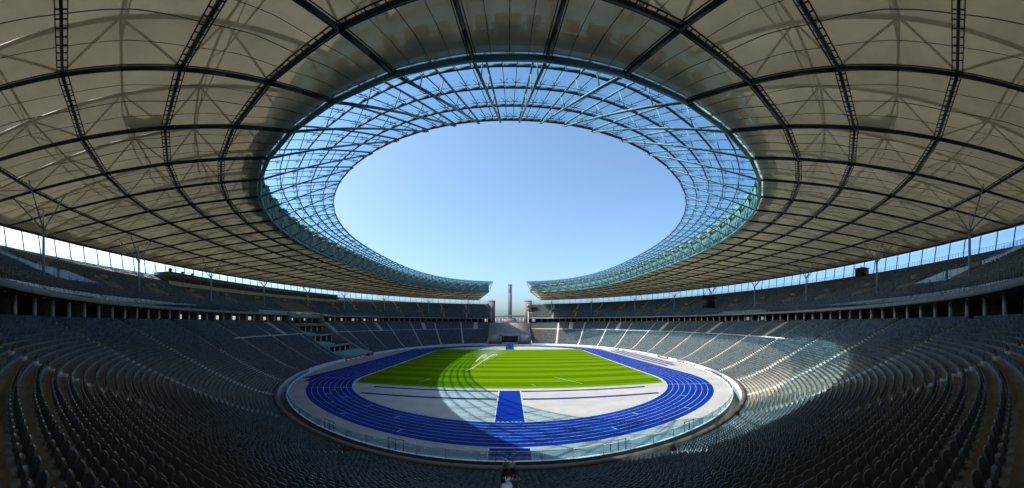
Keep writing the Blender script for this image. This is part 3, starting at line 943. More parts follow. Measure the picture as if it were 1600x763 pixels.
# glass ring
NR = 5
for i in range(NG - 1):
    g_ = []
    fr = [0.02, 0.22, 0.42, 0.62, 0.82, 1.0]
    for f in fr:
        a = lerp(np.array([*ND[i][0.0], ZGU + .12]), np.array([*ND[i]['in'], ZIN + .12]), f); b_ = lerp(np.array([*ND[i + 1][0.0], ZGU + .12]), np.array([*ND[i + 1]['in'], ZIN + .12]), f)
        g_.append([lerp(a, b_, k / 3) for k in range(4)])
    g_ = np.array(g_)
    pane = MB().grid(g_).build('skylight_panel', M['glass_roof'], roof)
    br = MB()
    dn = np.array([0, 0, -0.14])
    for r in range(1, 6):
        row = g_[r] + dn * 2.2
        br.beams(row[:-1], row[1:], 0.13 if r < 5 else 0.18, 0.28 if r < 5 else 0.3)
    for k in (1, 2):
        c_ = g_[:, k] + dn * 0.35
        br.beams(c_[:-1], c_[1:], 0.06, 0.08)
        for r in range(0, 5):
            q_ = g_[r, k]
            for rr_ in (r + 1,):
                base = g_[rr_, k] + dn * 2.0
                up_ = lerp(g_[rr_, k], g_[rr_ - 1, k], 0.30)
                u = (g_[rr_, 2] - g_[rr_, 1]); u = u / np.linalg.norm(u); vdir = g_[rr_ - 1, k] - g_[rr_, k]; vdir = vdir / np.linalg.norm(vdir)
                hub = lerp(g_[rr_, k], g_[rr_ - 1, k], 0.22) + dn * 2.4
                br.tubes([base], [hub], 0.035, 4)
                for su, sv in ((1, 1), (-1, 1), (1, -1), (-1, -1)):
                    br.tubes([hub], [hub + u * 0.42 * su + vdir * 0.34 * sv - dn * 1.9], 0.035, 4)
        # tie rods parallel to the bars
    for r in range(1, 6):
        a = lerp(g_[r, 0], g_[r - 1, 0], 0.22) + dn * 2.4; b_ = lerp(g_[r, 3], g_[r - 1, 3], 0.22) + dn * 2.4
        br.tubes([a], [b_], 0.025, 4)
    br.build('glazing_bar', M['spider'], pane)
for i in range(NG):
    m = MB()
    a = np.array([*ND[i][0.0], ZGL]); b_ = np.array([*ND[i][0.0], ZGU - .25]); e = np.array([*ND[i]['in'], ZIN - .25])
    m.tubes([a], [e - [0, 0, .3]], 0.15, 8, r2=0.10); m.tubes([b_], [e], 0.11, 6)
    ax = e - b_; nrm = np.array([-ax[1], ax[0], 0]); nrm /= np.linalg.norm(nrm)
    for f in (0.0, 0.22, 0.42, 0.62, 0.8):
        pl_ = lerp(a, e - [0, 0, .3], f); m.tubes([pl_], [lerp(b_, e, f + 0.06)], 0.06, 6)
    m.tubes([e - [0, 0, .15]], [e - [0, 0, .15] + ax / np.linalg.norm(ax) * 0.3], 0.09, 6)
    m.build('glass_ring_girder', M['steel_glaze'], roof)
# fascia of the gate ends
for i in (0, NG - 1):
    L = [low3(i, s) for s in SF]; U = [up3(i, s) for s in SF]
    MB().grid(np.array([L, U])).build('end_fascia', M['mem_low'], roof)
# sun shield added outside the rim, sloped out of view, shading the rear rows
A = np.array([low3(i, 1.0) for i in range(NG)]); E_ = []
for i in range(NG):
    n = ND[i][1.0] - ND[i][0.0]; n = n / np.linalg.norm(n); E_.append(A[i] + np.array([*n, 0]) * 5.6 + [0, 0, 1.9])
E_ = np.array(E_)
MB().grid(np.array([A + [0, 0, .1], E_, E_ + [0, 0, .5], A + [0, 0, 2.6]])).build('hidden_sun_shield', M['steel_dark'], roof)
# ------------------------------------------------------------------ branching roof columns
def upper_at(az, s):
    a_, b_, n_ = upper_abn(s)
    sx, cy = math.sin(az), math.cos(az)
    A_ = (sx / b_) ** 2 + (cy / a_) ** 2; B_ = -2 * cy * D / a_ ** 2; C_ = (D / a_) ** 2 - 1
    d = (-B_ + math.sqrt(B_ * B_ - 4 * A_ * C_)) / (2 * A_)
    return d * sx, d * cy
ORD = ['first', 'second', 'third', 'fourth', 'fifth', 'sixth', 'seventh', 'eighth', 'ninth', 'tenth', 'eleventh', 'twelfth', 'thirteenth', 'fourteenth', 'fifteenth', 'sixteenth', 'seventeenth', 'eighteenth', 'nineteenth', 'twentieth']
SIDE = {'left': [68, 217, 330, 413, 481, 538, 601, 670, 732.5], 'right': [1515, 1370, 1259.6, 1179, 1111, 1053.5, 992, 924, 861.7]}
all_r4 = np.array([low3(i, 0.65)[:2] for i in range(NG)])
for sd, pxs in SIDE.items():
    for k, px in enumerate(pxs):
        az = (px - 796.5) / 558.5
        x, y = upper_at(az, 0.30)
        z0 = float(upper_z(0.30)) - 0.2
        t = thing('roof_column', f'slender steel roof column with branching top, {ORD[len(pxs) - 1 - k]} from the gate on the {sd} stand', 'column', (x, y, z0), group='branching columns carrying the roof')
        r_ax = np.array([x, y - D]); r_ax /= np.linalg.norm(r_ax); tn = np.array([-r_ax[1], r_ax[0]])
        zt = EYE + 13.6
        MB().tubes([(x, y, z0)], [(x, y, zt)], 0.25, 12, r2=0.2).build('shaft', M['steel_col'], t, smooth=False)
        MB().tubes([(x, y, z0)], [(x, y, z0 + 0.25)], 0.36, 12).build('base_plate', M['steel_col'], t)
        MB().tubes([(x, y, zt - 0.15)], [(x, y, zt + 0.2)], 0.26, 12).build('node', M['steel_col'], t)
        for f_r, f_t in ((-3.2, 0.2), (4.5, 0.1), (1.0, -6.2), (1.0, 6.2)):
            e = np.array([x, y]) + r_ax * f_r + tn * f_t
            MB().tubes([(x, y, zt)], [(*e, EYE + 18.5)], 0.12, 8, r2=0.10).build('branch', M['steel_col'], t)

# ------------------------------------------------------------------ arena kerb, glass balustrade, boards
kb = MB()
tk = th[(np.abs(th) < 1.25)]
def kerb_loft(offs, t): 
    P = np.zeros((len(offs), len(t), 3))
    for i, (o, z) in enumerate(offs):
        a = np.where(np.cos(t) > 0, 92.9, 95.6) + o; x, y = SE(a, 56.9 + o * 0.6, 2.32, t); P[i, :, 0], P[i, :, 1], P[i, :, 2] = x, y, z
    return P
kerb = kb.grid(kerb_loft([(-0.35, 0.0), (-0.35, 0.14), (0.02, 0.14)], tk), flip=True).grid(kerb_loft([(0.02, 0.14), (0.02, -0.6)], tk), 1, flip=True).build('kerb', [M['wall_white'], M['wall_brown']])
struct(kerb, 'white concrete kerb edging the arena floor above the moat', 'kerb')
bal = thing('glass_balustrade', 'low glass balustrade with slim posts along the white arena kerb', 'balustrade', (0, 34.8, 0.14))
tb = np.linspace(0, 1.08, 2000); x, y = SE(92.75, 56.8, 2.32, tb); Lb = np.concatenate([[0], np.cumsum(np.hypot(np.diff(x), np.diff(y)))])
npan = 48
tbn = np.interp(np.linspace(0, Lb[-1], npan // 2 + 1), Lb, tb); tbn = np.concatenate([-tbn[:0:-1], tbn])
x, y = SE(92.75, 56.8, 2.32, tbn)
for i in range(len(tbn) - 1):
    a, b_ = np.array([x[i], y[i]]), np.array([x[i + 1], y[i + 1]])
    MB().beams([(*lerp(a, b_, .02), 0.62)], [(*lerp(a, b_, .98), 0.62)], 0.016, 0.86).build('glass_panel', M['glass_rail'], bal)
for i in range(len(tbn)):
    MB().beams([(x[i], y[i], 0.13)], [(x[i], y[i], 1.08)], 0.05, 0.05).build('post', M['post'], bal)
p = np.stack([x, y, np.full_like(x, 1.09)], 1); MB().tubes(p[:-1], p[1:], 0.03, 6).build('handrail', M['white'], bal)
def kerb_at_px(px):
    az = (px - 796.5) / 558.5
    tt_ = np.linspace(-1.2, 1.2, 8000); x, y = SE(92.75, 56.8, 2.32, tt_); a = np.arctan2(x, y)
    ok = (tt_ > -1.0) & (tt_ < 1.0); j = np.argmin(np.where(ok, np.abs(a - az), 9)); return tt_[j], x[j], y[j]
for px0, lab in ((513, 'dark steel swing gate in the balustrade, furthest left'), (617, 'dark steel swing gate in the balustrade, left of the two photographers'),
                 (789, 'short dark steel gate in the balustrade straight below the central stair'), (967, 'dark steel gate in the balustrade, right of the central stair'), (1078, 'dark steel gate in the balustrade, furthest right beside the moat')):
    t_, gx0, gy0 = kerb_at_px(px0)
    xx, yy = SE(92.6, 56.7, 2.32, np.array([t_ - 0.016, t_, t_ + 0.016]))
    g_ = thing('balustrade_gate', lab, 'gate', (xx[1], yy[1], 0.14), group='gates in the glass balustrade')
    for k in range(3): MB().beams([(xx[k], yy[k], 0.13)], [(xx[k], yy[k], 1.35)], 0.09, 0.09).build('post', M['post'], g_)
    Bq = np.stack([xx, yy, np.full(3, 1.3)], 1); MB().beams(Bq[:-1], Bq[1:], 0.05, 0.05).build('top_rail', M['post'], g_)
# advertising boards on the right wall
wt = np.linspace(0, PI, 9000); wxx, wyy = SE(wa, wb, wn, wt); waz = np.arctan2(wxx, wyy) * 558.5 + 796.5
first = np.argmax(waz > 1154) if (waz > 1154).any() else int(np.argmax(waz))
ipk = int(np.argmax(waz))
def wall_t(px): return float(np.interp(-px, -waz[ipk:], wt[ipk:]))
def wall_patch(mb, px0, px1, z0, z1, off, mi=0, n=9):
    t = np.linspace(wall_t(px0), wall_t(px1), n)
    x, y = SE(wa - off, wb - off, wn, t)
    x2, y2 = SE(wa - off + 0.03, wb - off + 0.03, wn, t)
    P = np.zeros((4, n, 3))
    for r, (xx, yy, zz) in enumerate(((x2, y2, z0), (x, y, z0), (x, y, z1), (x2, y2, z1))): P[r, :, 0], P[r, :, 1], P[r, :, 2] = xx, yy, zz
    mb.grid(P, mi, flip=True)
def board(name, label, px0, px1, base, marks):
    zc = 0.42
    m = MB(); wall_patch(m, px0, px1, -0.05 if False else 0.08, 0.86, 0.06)
    x, y = SE(wa, wb, wn, np.array([wall_t((px0 + px1) / 2)]))
    mats_ = [base]
    for mm, lst in marks:
        mats_.append(mm)
        for f0, f1, z0, z1 in lst: wall_patch(m, px0 + (px1 - px0) * f0, px0 + (px1 - px0) * f1, 0.08 + .78 * z0, 0.08 + .78 * z1, 0.085, len(mats_) - 1, n=5)
    o = m.build(name, mats_, None, loc=(x[0], y[0], 0.08)); tag(o, label, 'board', 'boards on the white arena wall')
board('advertising_board', 'pale blue board with navy block and blue strokes on white wall', 956, 968, M['adpale'],
      [(M['adblue'], [(.1, .25, .15, .85), (.32, .6, .45, .6), (.3, .55, .72, .9), (.35, .7, .1, .25)]), (M['adnavy'], [(.72, .98, .1, .95), (.45, .7, .3, .42)])])
board('advertising_board', 'white board with red outlined capital letters on white wall', 999, 1014, M['wall_white'],
      [(M['adred'], [(.02, .12, .3, .9), (.12, .26, .78, .9), (.12, .26, .3, .42), (.3, .5, .78, .9), (.37, .43, .15, .78), (.53, .73, .78, .9), (.6, .66, .15, .78), (.76, .83, .15, .9), (.83, .97, .78, .9), (.83, .97, .15, .27)]), (M['adgrey'], [(-.12, -.04, .4, .6)])])
board('advertising_board', 'gold and black board with pale swirl lettering on white wall', 1028, 1044, M['adgold'],
      [(M['adblack'], [(.0, .16, .05, .95), (.9, 1.0, .0, 1.0), (.2, .9, .0, .1), (.2, .9, .9, 1.0)]), (M['adpale'], [(.22, .36, .4, .55), (.4, .5, .3, .7), (.55, .68, .45, .6), (.7, .85, .3, .5)])])
board('advertising_board', 'solid red board with white dashed lettering on white wall', 1058, 1069, M['adred'],
      [(M['white'], [(.12, .2, .35, .65), (.24, .38, .35, .5), (.42, .5, .35, .65), (.54, .68, .45, .62), (.72, .88, .35, .65)])])
board('advertising_board', 'long board with purple frame and white blocks near the moat', 1110, 1128, M['adpurple'],
      [(M['white'], [(.05, .22, .2, .8), (.27, .42, .2, .8), (.47, .55, .2, .8), (.6, .75, .25, .75), (.8, .95, .2, .8)])])
board('advertising_board', 'white board with thin grey columns of small print beside the red board', 1071, 1083, M['wall_white'],
      [(M['adgrey'], [(.03 + .2 * k, .09 + .2 * k, .15, .85) for k in range(5)])])
board('advertising_board', 'small white board with black and grey round emblem on the wall', 1084, 1090, M['wall_white'],
      [(M['adblack'], [(.1, .35, .4, .85), (.35, .5, .2, .5)]), (M['adgrey'], [(.6, .9, .2, .35)])])
board('advertising_board', 'white board of grey bar marks left of the purple framed board', 1101, 1109, M['wall_white'],
      [(M['adgrey'], [(.05 + .24 * k, .17 + .24 * k, .1, .9) for k in range(4)])])
board('advertising_board', 'white board with faint grey print between pale blue and red lettering', 972, 998, M['wall_white'],
      [(M['adgrey'], [(.05, .12, .3, .8), (.16, .2, .3, .8), (.72, .8, .2, .9), (.84, .9, .2, .9)])])

# ------------------------------------------------------------------ honour box on the left
hb = thing('honour_box', 'stepped honour box of concrete terraces with turquoise and navy seats', 'stand', (-70, 128.7, 0))
Y0, Y1 = 116.4, 141.0
decks = [(-80.6, EYE - 0.75), (-75.8, EYE - 5.15), (-66.7, EYE - 9.05), (-57.2, EYE - 12.45)]
for k, (xf, z) in enumerate(decks):
    back = xf - 7.8 if k else xf - 6
    sl = MB().box(back, xf, Y0, Y1, z - 0.45, z); sl.box(xf - 0.35, xf, Y0, Y1, z, z + 0.42)
    sl.build('terrace_slab', M['wall_white' if k == 9 else 'parapet'], hb)
    # rows of seats on the slab: turquoise left half, dark right half
    if k:
        for yy0, yy1, mm, nm in ((Y0 + 0.8, 128.3, M['turq'], 'turquoise_seating'), (129.0, Y1 - 0.8, M['turq'] if k == 3 else M['navy'], 'dark_seating')):
            for r in range(5):
                s_ = MB(); xr = xf - 1.3 - r * 1.05
                for yy in np.arange(yy0, yy1, 0.62):
                    s_.box(xr - 0.48, xr, yy, yy + 0.52, z + 0.02 + r * 0.16, z + 0.4 + r * 0.16); s_.box(xr - 0.6, xr - 0.5, yy, yy + 0.52, z + 0.3 + r * 0.16, z + 0.85 + r * 0.16)
                s_.build('seat_row', mm, hb)
    # recess beneath
    zb = decks[k + 1][1] if k + 1 < len(decks) else 0.0
    MB().box(xf - 3.0, xf - 2.8, Y0, Y1, zb - 0.2, z - 0.45).build('recess_wall', M['dark_room'], hb)
    for yy in np.linspace(Y0 + 0.4, Y1 - 0.4, 6):
        MB().box(xf - 0.95, xf - 0.5, yy - 0.22, yy + 0.22, zb - 0.1, z - 0.44).build('pillar', M['pillar'], hb)
fill = MB()
for (xf, z), (xn, zn) in zip(decks[:-1], decks[1:]): fill.box(xf - 2.8, xn - 7.5, Y0, Y1, zn - 1.2, zn - 0.02)
fill.box(-100, -80, Y0, Y1, 12.2, 13.38)
fill.build('base', M['tread'], hb)
for yy in (Y0 - 0.1, Y1 + 0.1):
    V = []; xs2 = np.linspace(-57.0, -84.0, 40)
    for yq in (yy - 0.1, yy + 0.1):
        for xq in xs2: V += [(xq, yq, -0.5), (xq, yq, float(lower_z(max(0, (-xq - 57.2) / 26.6) * LW)) + 0.15 if xq > -82 else 13.4)]
    n_ = 40; Fq = []
    for k in range(n_ - 1):
        a_, b_ = 2 * k, 2 * k + 2; Fq += [(a_, b_, b_ + 1, a_ + 1), (80 + a_, 80 + a_ + 1, 80 + b_ + 1, 80 + b_), (a_ + 1, b_ + 1, 80 + b_ + 1, 80 + a_ + 1)]
    MB().add(V, Fq).build('side_wall', M['stone'], hb)
for yy in (Y0 - 0.95, Y1 + 0.95):
    ft = MB()
    for i in range(64):
        f = i / 64; x = -57.6 - f * 23.4; s = (-x - 57.2) / 26.6
        z = float(lower_z(max(0, s) * LW)); ft.box(x - 0.37, x, yy - 0.75, yy + 0.75, z - 1.2, z + 0.1)
    fs = ft.build('flank_stair', M['stair'], hb)
    fp = MB()
    for i in range(0, 64, 1):
        f = i / 64; x = -57.6 - f * 23.4; s = (-x - 57.2) / 26.6; z = float(lower_z(max(0, s) * LW)); fp.box(x - 0.09, x + 0.09, yy - 0.09 + .6 * np.sign(128 - yy), yy + 0.09 + .6 * np.sign(128 - yy), z, z + 0.75)
    fp.build('stair_bollards', M['stair'], fs)
# upper balcony of the honour box, above the concourse
MB().box(-84.2, -81.4, Y0 - 1.0, Y1 - 1, EYE + 1.9, EYE + 3.4).build('balcony', M['parapet'], hb)
for yy in (Y0 - 1.2, Y1 - 1.0): MB().box(-84.5, -81.1, yy - 0.8, yy + 0.8, EYE - 0.7, EYE + 4.2).build('balcony_pier', M['stone'], hb)
for k in range(7):
    s = 0.10 + 0.075 * k; z = float(upper_z(s)) + 0.2
    xx = -(82 + 19.7 * s); MB().box(xx - 1.5, xx, 118, 139, z - 0.5, z + 0.15).build('lounge_terrace', M['parapet'], hb)
for k in range(7):
    ls_ = MB(); s = 0.10 + 0.075 * k; z = float(upper_z(s)) + 0.2; xx = -(82 + 19.7 * s)
    for yy in np.arange(118.6, 138.5, 0.95): ls_.box(xx - 1.0, xx - 0.4, yy, yy + 0.7, z + 0.15, z + 0.62); ls_.box(xx - 1.12, xx - 1.0, yy, yy + 0.7, z + 0.3, z + 1.05)
    ls_.build('lounge_seat_row', M['steel_mid'], hb)
for yy in (117.2, 139.6):
    m = MB()
    for k in range(8):
        s = 0.08 + 0.075 * k; z = float(upper_z(s)); xx = -(82 + 19.7 * s); m.box(xx - 1.6, xx, yy - 0.25, yy + 0.25, z - 0.4, z + 1.25)
    m.build('lounge_wall', M['stone'], hb)

# ------------------------------------------------------------------ press cabin along the left rim
def az_v(px, s):
    az = (px - 796.5) / 558.5; vv = np.linspace(-1, 1, 8000); x, y = curve(upper_abn, s, vv); a = np.arctan2(x, y)
    ok = y > 5; return float(vv[np.argmin(np.where(ok, np.abs(a - az), 9))])
pc = thing('press_cabin', 'long grey press cabin with dark window band under the roof edge', 'cabin', (-95, 110, 24))
v0, v1 = az_v(262, 0.78), az_v(527, 0.78)
pv_ = np.linspace(v0, v1, 40)
zf0 = float(upper_z(0.76))
def band(name, prof, m, parent=pc, vs=pv_): return MB().grid(loft(upper_abn, prof, vs)).build(name, m, parent)
ztop = EYE + 15.35
band('front_panel', [(0.76, zf0 - 0.3), (0.76, zf0 + 1.35)], M['stair'])
band('window_band', [(0.785, zf0 + 1.35), (0.785, ztop - 1.0)], M['screen'])
band('sill', [(0.76, zf0 + 1.35), (0.785, zf0 + 1.352)], M['parapet'])
band('header', [(0.765, ztop - 1.05), (0.765, ztop - 0.3)], M['parapet'])
band('roof', [(0.73, ztop - 0.25), (0.73, ztop), (1.0, ztop + 0.1), (1.0, ztop - 0.3), (0.73, ztop - 0.25)], M['post'])
ml = MB()
x, y = curve(upper_abn, 0.78, pv_); 
for a_, b_ in zip(x, y): MB().beams([(a_, b_, zf0 + 1.3)], [(a_, b_, ztop - 1.0)], 0.12, 0.12).build('window_mullion', M['stone'], pc)
for vv_ in (v0, v1):
    x, y = curve(upper_abn, np.float64(0.76), [vv_]); x2, y2 = curve(upper_abn, 1.0, [vv_])
    V = [(x[0], y[0], zf0 - 0.3), (x2[0], y2[0], ZR - 0.6), (x2[0], y2[0], ztop), (x[0], y[0], ztop)]
    nrm = np.array([-(y2[0] - y[0]), x2[0] - x[0], 0]); nrm = nrm / np.linalg.norm(nrm) * 0.3
    W = [tuple(np.array(p) + nrm) for p in V]
    MB().add(V + W, [(0, 1, 2, 3), (7, 6, 5, 4), (0, 4, 5, 1), (1, 5, 6, 2), (2, 6, 7, 3), (3, 7, 4, 0)]).build('end_wall', M['stone'], pc)
v2 = az_v(300, 0.74); va_ = np.linspace(v0, v2, 8)
for px, zz in ((266, 0.9), (285, 0.7), (300, 0.6)):
    vq = az_v(px, 0.85); x, y = curve(upper_abn, 0.85, [vq])
    c_ = thing('roof_camera', {266: 'round dark camera dome on the left end of the press cabin roof', 285: 'dark boxy camera with dish on the press cabin roof', 300: 'small dark box camera on press cabin roof, furthest from its end wall'}[px], 'camera', (x[0], y[0], ztop), group='cameras on the press cabin roof')
    MB().tubes([(x[0], y[0], ztop)], [(x[0], y[0], ztop + 0.5)], 0.12, 8).build('stand', M['post'], c_)
    if px == 266:
        a = np.linspace(0, PI, 7); b2 = np.linspace(0, 2 * PI, 13); P = np.zeros((7, 13, 3))
        for i, t in enumerate(a): P[i, :, 0] = x[0] + .62 * math.sin(t) * np.cos(b2); P[i, :, 1] = y[0] + .62 * math.sin(t) * np.sin(b2); P[i, :, 2] = ztop + 1.0 + .62 * math.cos(t)
        MB().grid(P).build('dome', M['post'], c_, smooth=True)
    else:
        MB().beams([(x[0] - .5, y[0], ztop + .8)], [(x[0] + .6, y[0], ztop + .8)], 0.5, 0.6).build('body', M['post'], c_)
        MB().tubes([(x[0] + .6, y[0], ztop + .8)], [(x[0] + .95, y[0], ztop + .8)], 0.16, 10).build('lens', M['screen'], c_)
# small brown cabin on the right rim
vb = az_v(1347, 0.99); x, y = curve(upper_abn, 0.985, [vb, vb + 1e-3]); an = math.atan2(y[1] - y[0], x[1] - x[0])
cbn = thing('control_cabin', 'small brown cabin on the rim of the right upper stand', 'cabin', (x[0], y[0], ZR - 0.6), an, local=True)
MB().box(-1.9, 1.9, -1.2, 1.2, 0, 2.4).build('body', M['brownbox'], cbn)
MB().box(-2.1, 2.1, -1.4, 1.4, 2.4, 2.62).build('roof', M['parapet'], cbn)
MB().box(-1.5, 1.5, 1.21, 1.26, 1.1, 2.0).build('window', M['screen'], cbn)
MB().tubes([(0.3, 0, 2.6), (-0.8, 0, 2.6)], [(0.3, 0, 3.3), (0.9, 0, 3.4)], 0.06, 6).build('antenna', M['post'], cbn)
# video screen under the right roof
az = (1107 - 796.5) / 558.5
x, y = upper_at(az, 0.1)
vs_ = thing('video_screen', 'large dark video screen hanging under the right side of the roof', 'screen', (x, y, EYE + 6.6), -az + 0.35, local=True)
MB().box(-2.9, 2.9, -0.35, 0.35, 0, 5.0).build('housing', M['steel_dark'], vs_)
MB().box(-2.7, 2.7, -0.39, -0.36, 0.2, 4.8).build('display', M['screen'], vs_)
hg = MB(); hg.tubes([(-2.5, 0, 5.0), (2.5, 0, 5.0), (-2.5, 0, 5.0), (2.5, 0, 5.0)], [(-2.5, 0, 12.3), (2.5, 0, 12.3), (2.0, 0, 12.3), (-2.0, 0, 12.3)], 0.09, 6)
hg.beams([(-3.2, 0, 5.35)], [(3.2, 0, 5.35)], 0.3, 0.3)
hg.build('hanger', M['steel_dark'], vs_)
# glass partitions between blocks of the stands
def partition(abn, v, s0, s1, zf, h, label):
    t = thing('glass_partition', label, 'partition', (0, 0, 0), group='glass partitions across the stands')
    ss = np.linspace(s0, s1, 19); pts = []
    for s in ss:
        x, y = curve(abn, s, [v]); pts.append((x[0], y[0], float(zf(s))))
    t.location = pts[0]
    for i in range(18):
        a, b_ = np.array(pts[i]), np.array(pts[i + 1])
        P = np.array([[a + [0, 0, .1], b_ + [0, 0, .1]], [a + [0, 0, h], b_ + [0, 0, h]]]); d_ = b_ - a; n_ = np.array([-d_[1], d_[0], 0]); n_ = n_ / np.linalg.norm(n_) * 0.01
        MB().grid(P + n_).grid(P - n_, flip=True).build('glass_panel', M['glass_part'], t)
    for q_ in pts: MB().beams([q_], [(q_[0], q_[1], q_[2] + h + .05)], 0.05, 0.05).build('post', M['post'], t)
vL = az_v(30, 0.5)
partition(upper_abn, az_v(93, 0.3), 0.02, 0.97, upper_z, 2.3, 'tall glass partition climbing the left upper stand near the camera')
partition(upper_abn, az_v(1478, 0.3), 0.02, 0.97, upper_z, 2.3, 'tall glass partition climbing the right upper stand near the camera')
lz = lambda s: lower_z(s * LW)
AZL = [v for v in AL if 0.30 < v < 0.42]
partition(lower_abn, -AZL[0] + 0.004, 0.55, 0.99, lz, 2.2, 'glass partition between seat blocks in the left lower stand')
partition(lower_abn, AZL[0] - 0.004, 0.55, 0.99, lz, 2.2, 'glass partition between seat blocks in the right lower stand')

# ------------------------------------------------------------------ seats
def shell(w_, h_, z0, y0, lean, nx, nz, thick=0.028, curl=0.05, tip=0.35):
    """rounded plastic shell standing in the x-z plane; returns verts, quads"""
    xs_ = np.linspace(-1, 1, nx); zs_ = np.linspace(0, 1, nz); front = np.zeros((nz, nx, 3))
    for i, f in enumerate(zs_):
        q = max(0.0, (f - (1 - tip)) / tip)
        wd = w_ / 2 * (0.62 + 0.38 * math.sqrt(max(0.0, 1 - q ** 2.2))) * (0.93 + 0.07 * min(1, f * 3))
        for j, g_ in enumerate(xs_):
            front[i, j] = (g_ * wd, y0 - lean * f * h_ + curl * g_ * g_ * (1 - 0.75 * q), z0 + f * h_ - 0.012 * q * abs(g_) ** 3)
    back = front.copy(); back[:, :, 1] -= thick
    m = MB(); m.grid(front); m.grid(back, flip=True)
    edge = np.concatenate([np.arange(nz) * nx, (nz - 1) * nx + np.arange(1, nx), (np.arange(nz - 1) * nx + nx - 1)[::-1]])
    V = np.concatenate([front.reshape(-1, 3)[edge], back.reshape(-1, 3)[edge]]); n = len(edge); k = np.arange(n - 1)
    m.add(V, np.stack([k, k + n, k + n + 1, k + 1], 1))
    return m
def flat(mb):
    V = np.concatenate(mb.v); F = [f for k, L in mb.f.items() for f, _ in L if k == 4]
    return V, np.concatenate(F)
def seat_parts(nx, nz):
    back = shell(0.49, 0.35, 0.33, -0.16, 0.22, nx, nz, tip=0.42)
    pan = shell(0.41, 0.29, 0.27, 0.04, 0.14, nx, nz, thick=0.05, curl=-0.03, tip=0.4)
    br = MB(); br.box(-0.035, 0.035, -0.20, 0.06, 0.27, 0.33); br.box(-0.08, 0.08, -0.19, -0.12, 0.02, 0.30); br.box(-0.09, 0.09, -0.21, -0.08, 0.0, 0.025)
    return back, pan, br
# rows
def rows_of(abn, nrow, zfun, aisles, seatfrac, gap, lower):
    out = []
    for r in range(nrow):
        s = (r + seatfrac) / nrow; z = zfun((r + 0.5) / nrow)
        extra = []
        if lower and s > SPLIT: extra = [v for v in (AISLE_L[:-1] + AISLE_L[1:])[::2] / 2 if curve(lower_abn, .85, [v])[1][0] > 62]
        al = np.sort(np.concatenate([aisles, extra, [-1, 1]])); al = al[np.concatenate([[True], np.diff(al) > 1e-4])]
        vv = np.linspace(-1, 1, 4001); x, y = curve(abn, s, vv)
        L = np.concatenate([[0], np.cumsum(np.hypot(np.diff(x), np.diff(y)))])
        for a0, a1 in zip(al[:-1], al[1:]):
            l0, l1 = np.interp([a0, a1], vv, L)
            g0 = gap * (2.6 if any(abs(a0 - e) < 1e-5 for e in extra) else 1); g1 = gap * (2.6 if any(abs(a1 - e) < 1e-5 for e in extra) else 1)
            n = int((l1 - l0 - g0 - g1) / 0.505)
            if n < 1: continue
            m = (l0 + g0 + l1 - g1) / 2
            ll = m + (np.arange(n) - (n - 1) / 2) * ((l1 - l0 - g0 - g1) / n)
            v = np.interp(ll, L, vv); xx = np.interp(ll, L, x); yy = np.interp(ll, L, y)
            x2 = np.interp(ll + 0.05, L, x); y2 = np.interp(ll + 0.05, L, y)
            ang = np.arctan2(-(y2 - yy), -(x2 - xx)) + rng.normal(0, 0.02, n)     # local +x so that +y faces the pitch
            out.append(np.stack([xx, yy, np.full(n, z), ang, np.full(n, r), v, np.arange(n), np.full(n, n), np.full(n, a0)], 1))
    return np.concatenate(out)
SL = rows_of(lower_abn, NL, lambda f: float(lower_z(f * LW)), AISLE_L, 0.78, 0.66, True)
SU = rows_of(upper_abn, NU, lambda f: float(upper_z(f)), AISLE_U, 0.72, 0.75, False)
keep = ~in_box(SL[:, 0], SL[:, 1]) & (SL[:, 4] > 0.5); SL = SL[keep]
# gangway row
s_of = (SL[:, 4] + 0.78) / NL
gang = (np.abs(s_of - SPLIT - 0.006) < 0.012) & (np.abs(SL[:, 5]) > 0.36)
SL = SL[~gang]
# stay clear of the photographer
SL = SL[np.hypot(SL[:, 0], SL[:, 1]) > 0.9]
# vomitories, press cabin and lounge in the upper tier
su_s = (SU[:, 4] + 0.72) / NU
kill = np.zeros(len(SU), bool)
for v in AISLE_U:
    x, y = curve(upper_abn, 0.45, [v]); kill |= (su_s > 0.33) & (su_s < 0.57) & (np.hypot(SU[:, 0] - x[0], SU[:, 1] - y[0]) < 4.6) & (np.abs(SU[:, 5] - v) < 0.009)
kill |= (su_s > 0.72) & (SU[:, 5] > min(v0, v1)) & (SU[:, 5] < max(v0, v1))
kill |= (su_s < 0.62) & (SU[:, 0] < 0) & (SU[:, 1] > 116.6) & (SU[:, 1] < 140.2)
SU = SU[~kill]
SL = np.concatenate([SL, np.zeros((len(SL), 1))], 1); SU = np.concatenate([SU, np.ones((len(SU), 1))], 1)
ALLS = np.concatenate([SL, SU])
dz = ALLS[:, 2] + 0.6 - EYE
dh = np.hypot(ALLS[:, 0], ALLS[:, 1]); d3 = np.sqrt(dh ** 2 + dz ** 2)
az = np.arctan2(ALLS[:, 0], ALLS[:, 1]); elv = dz / dh
inview = (np.abs(az) < 1.425) & (elv > -0.452)
order = np.argsort(np.where(inview, d3, 1e9))[:300]
near = np.zeros(len(ALLS), bool); near[order] = True
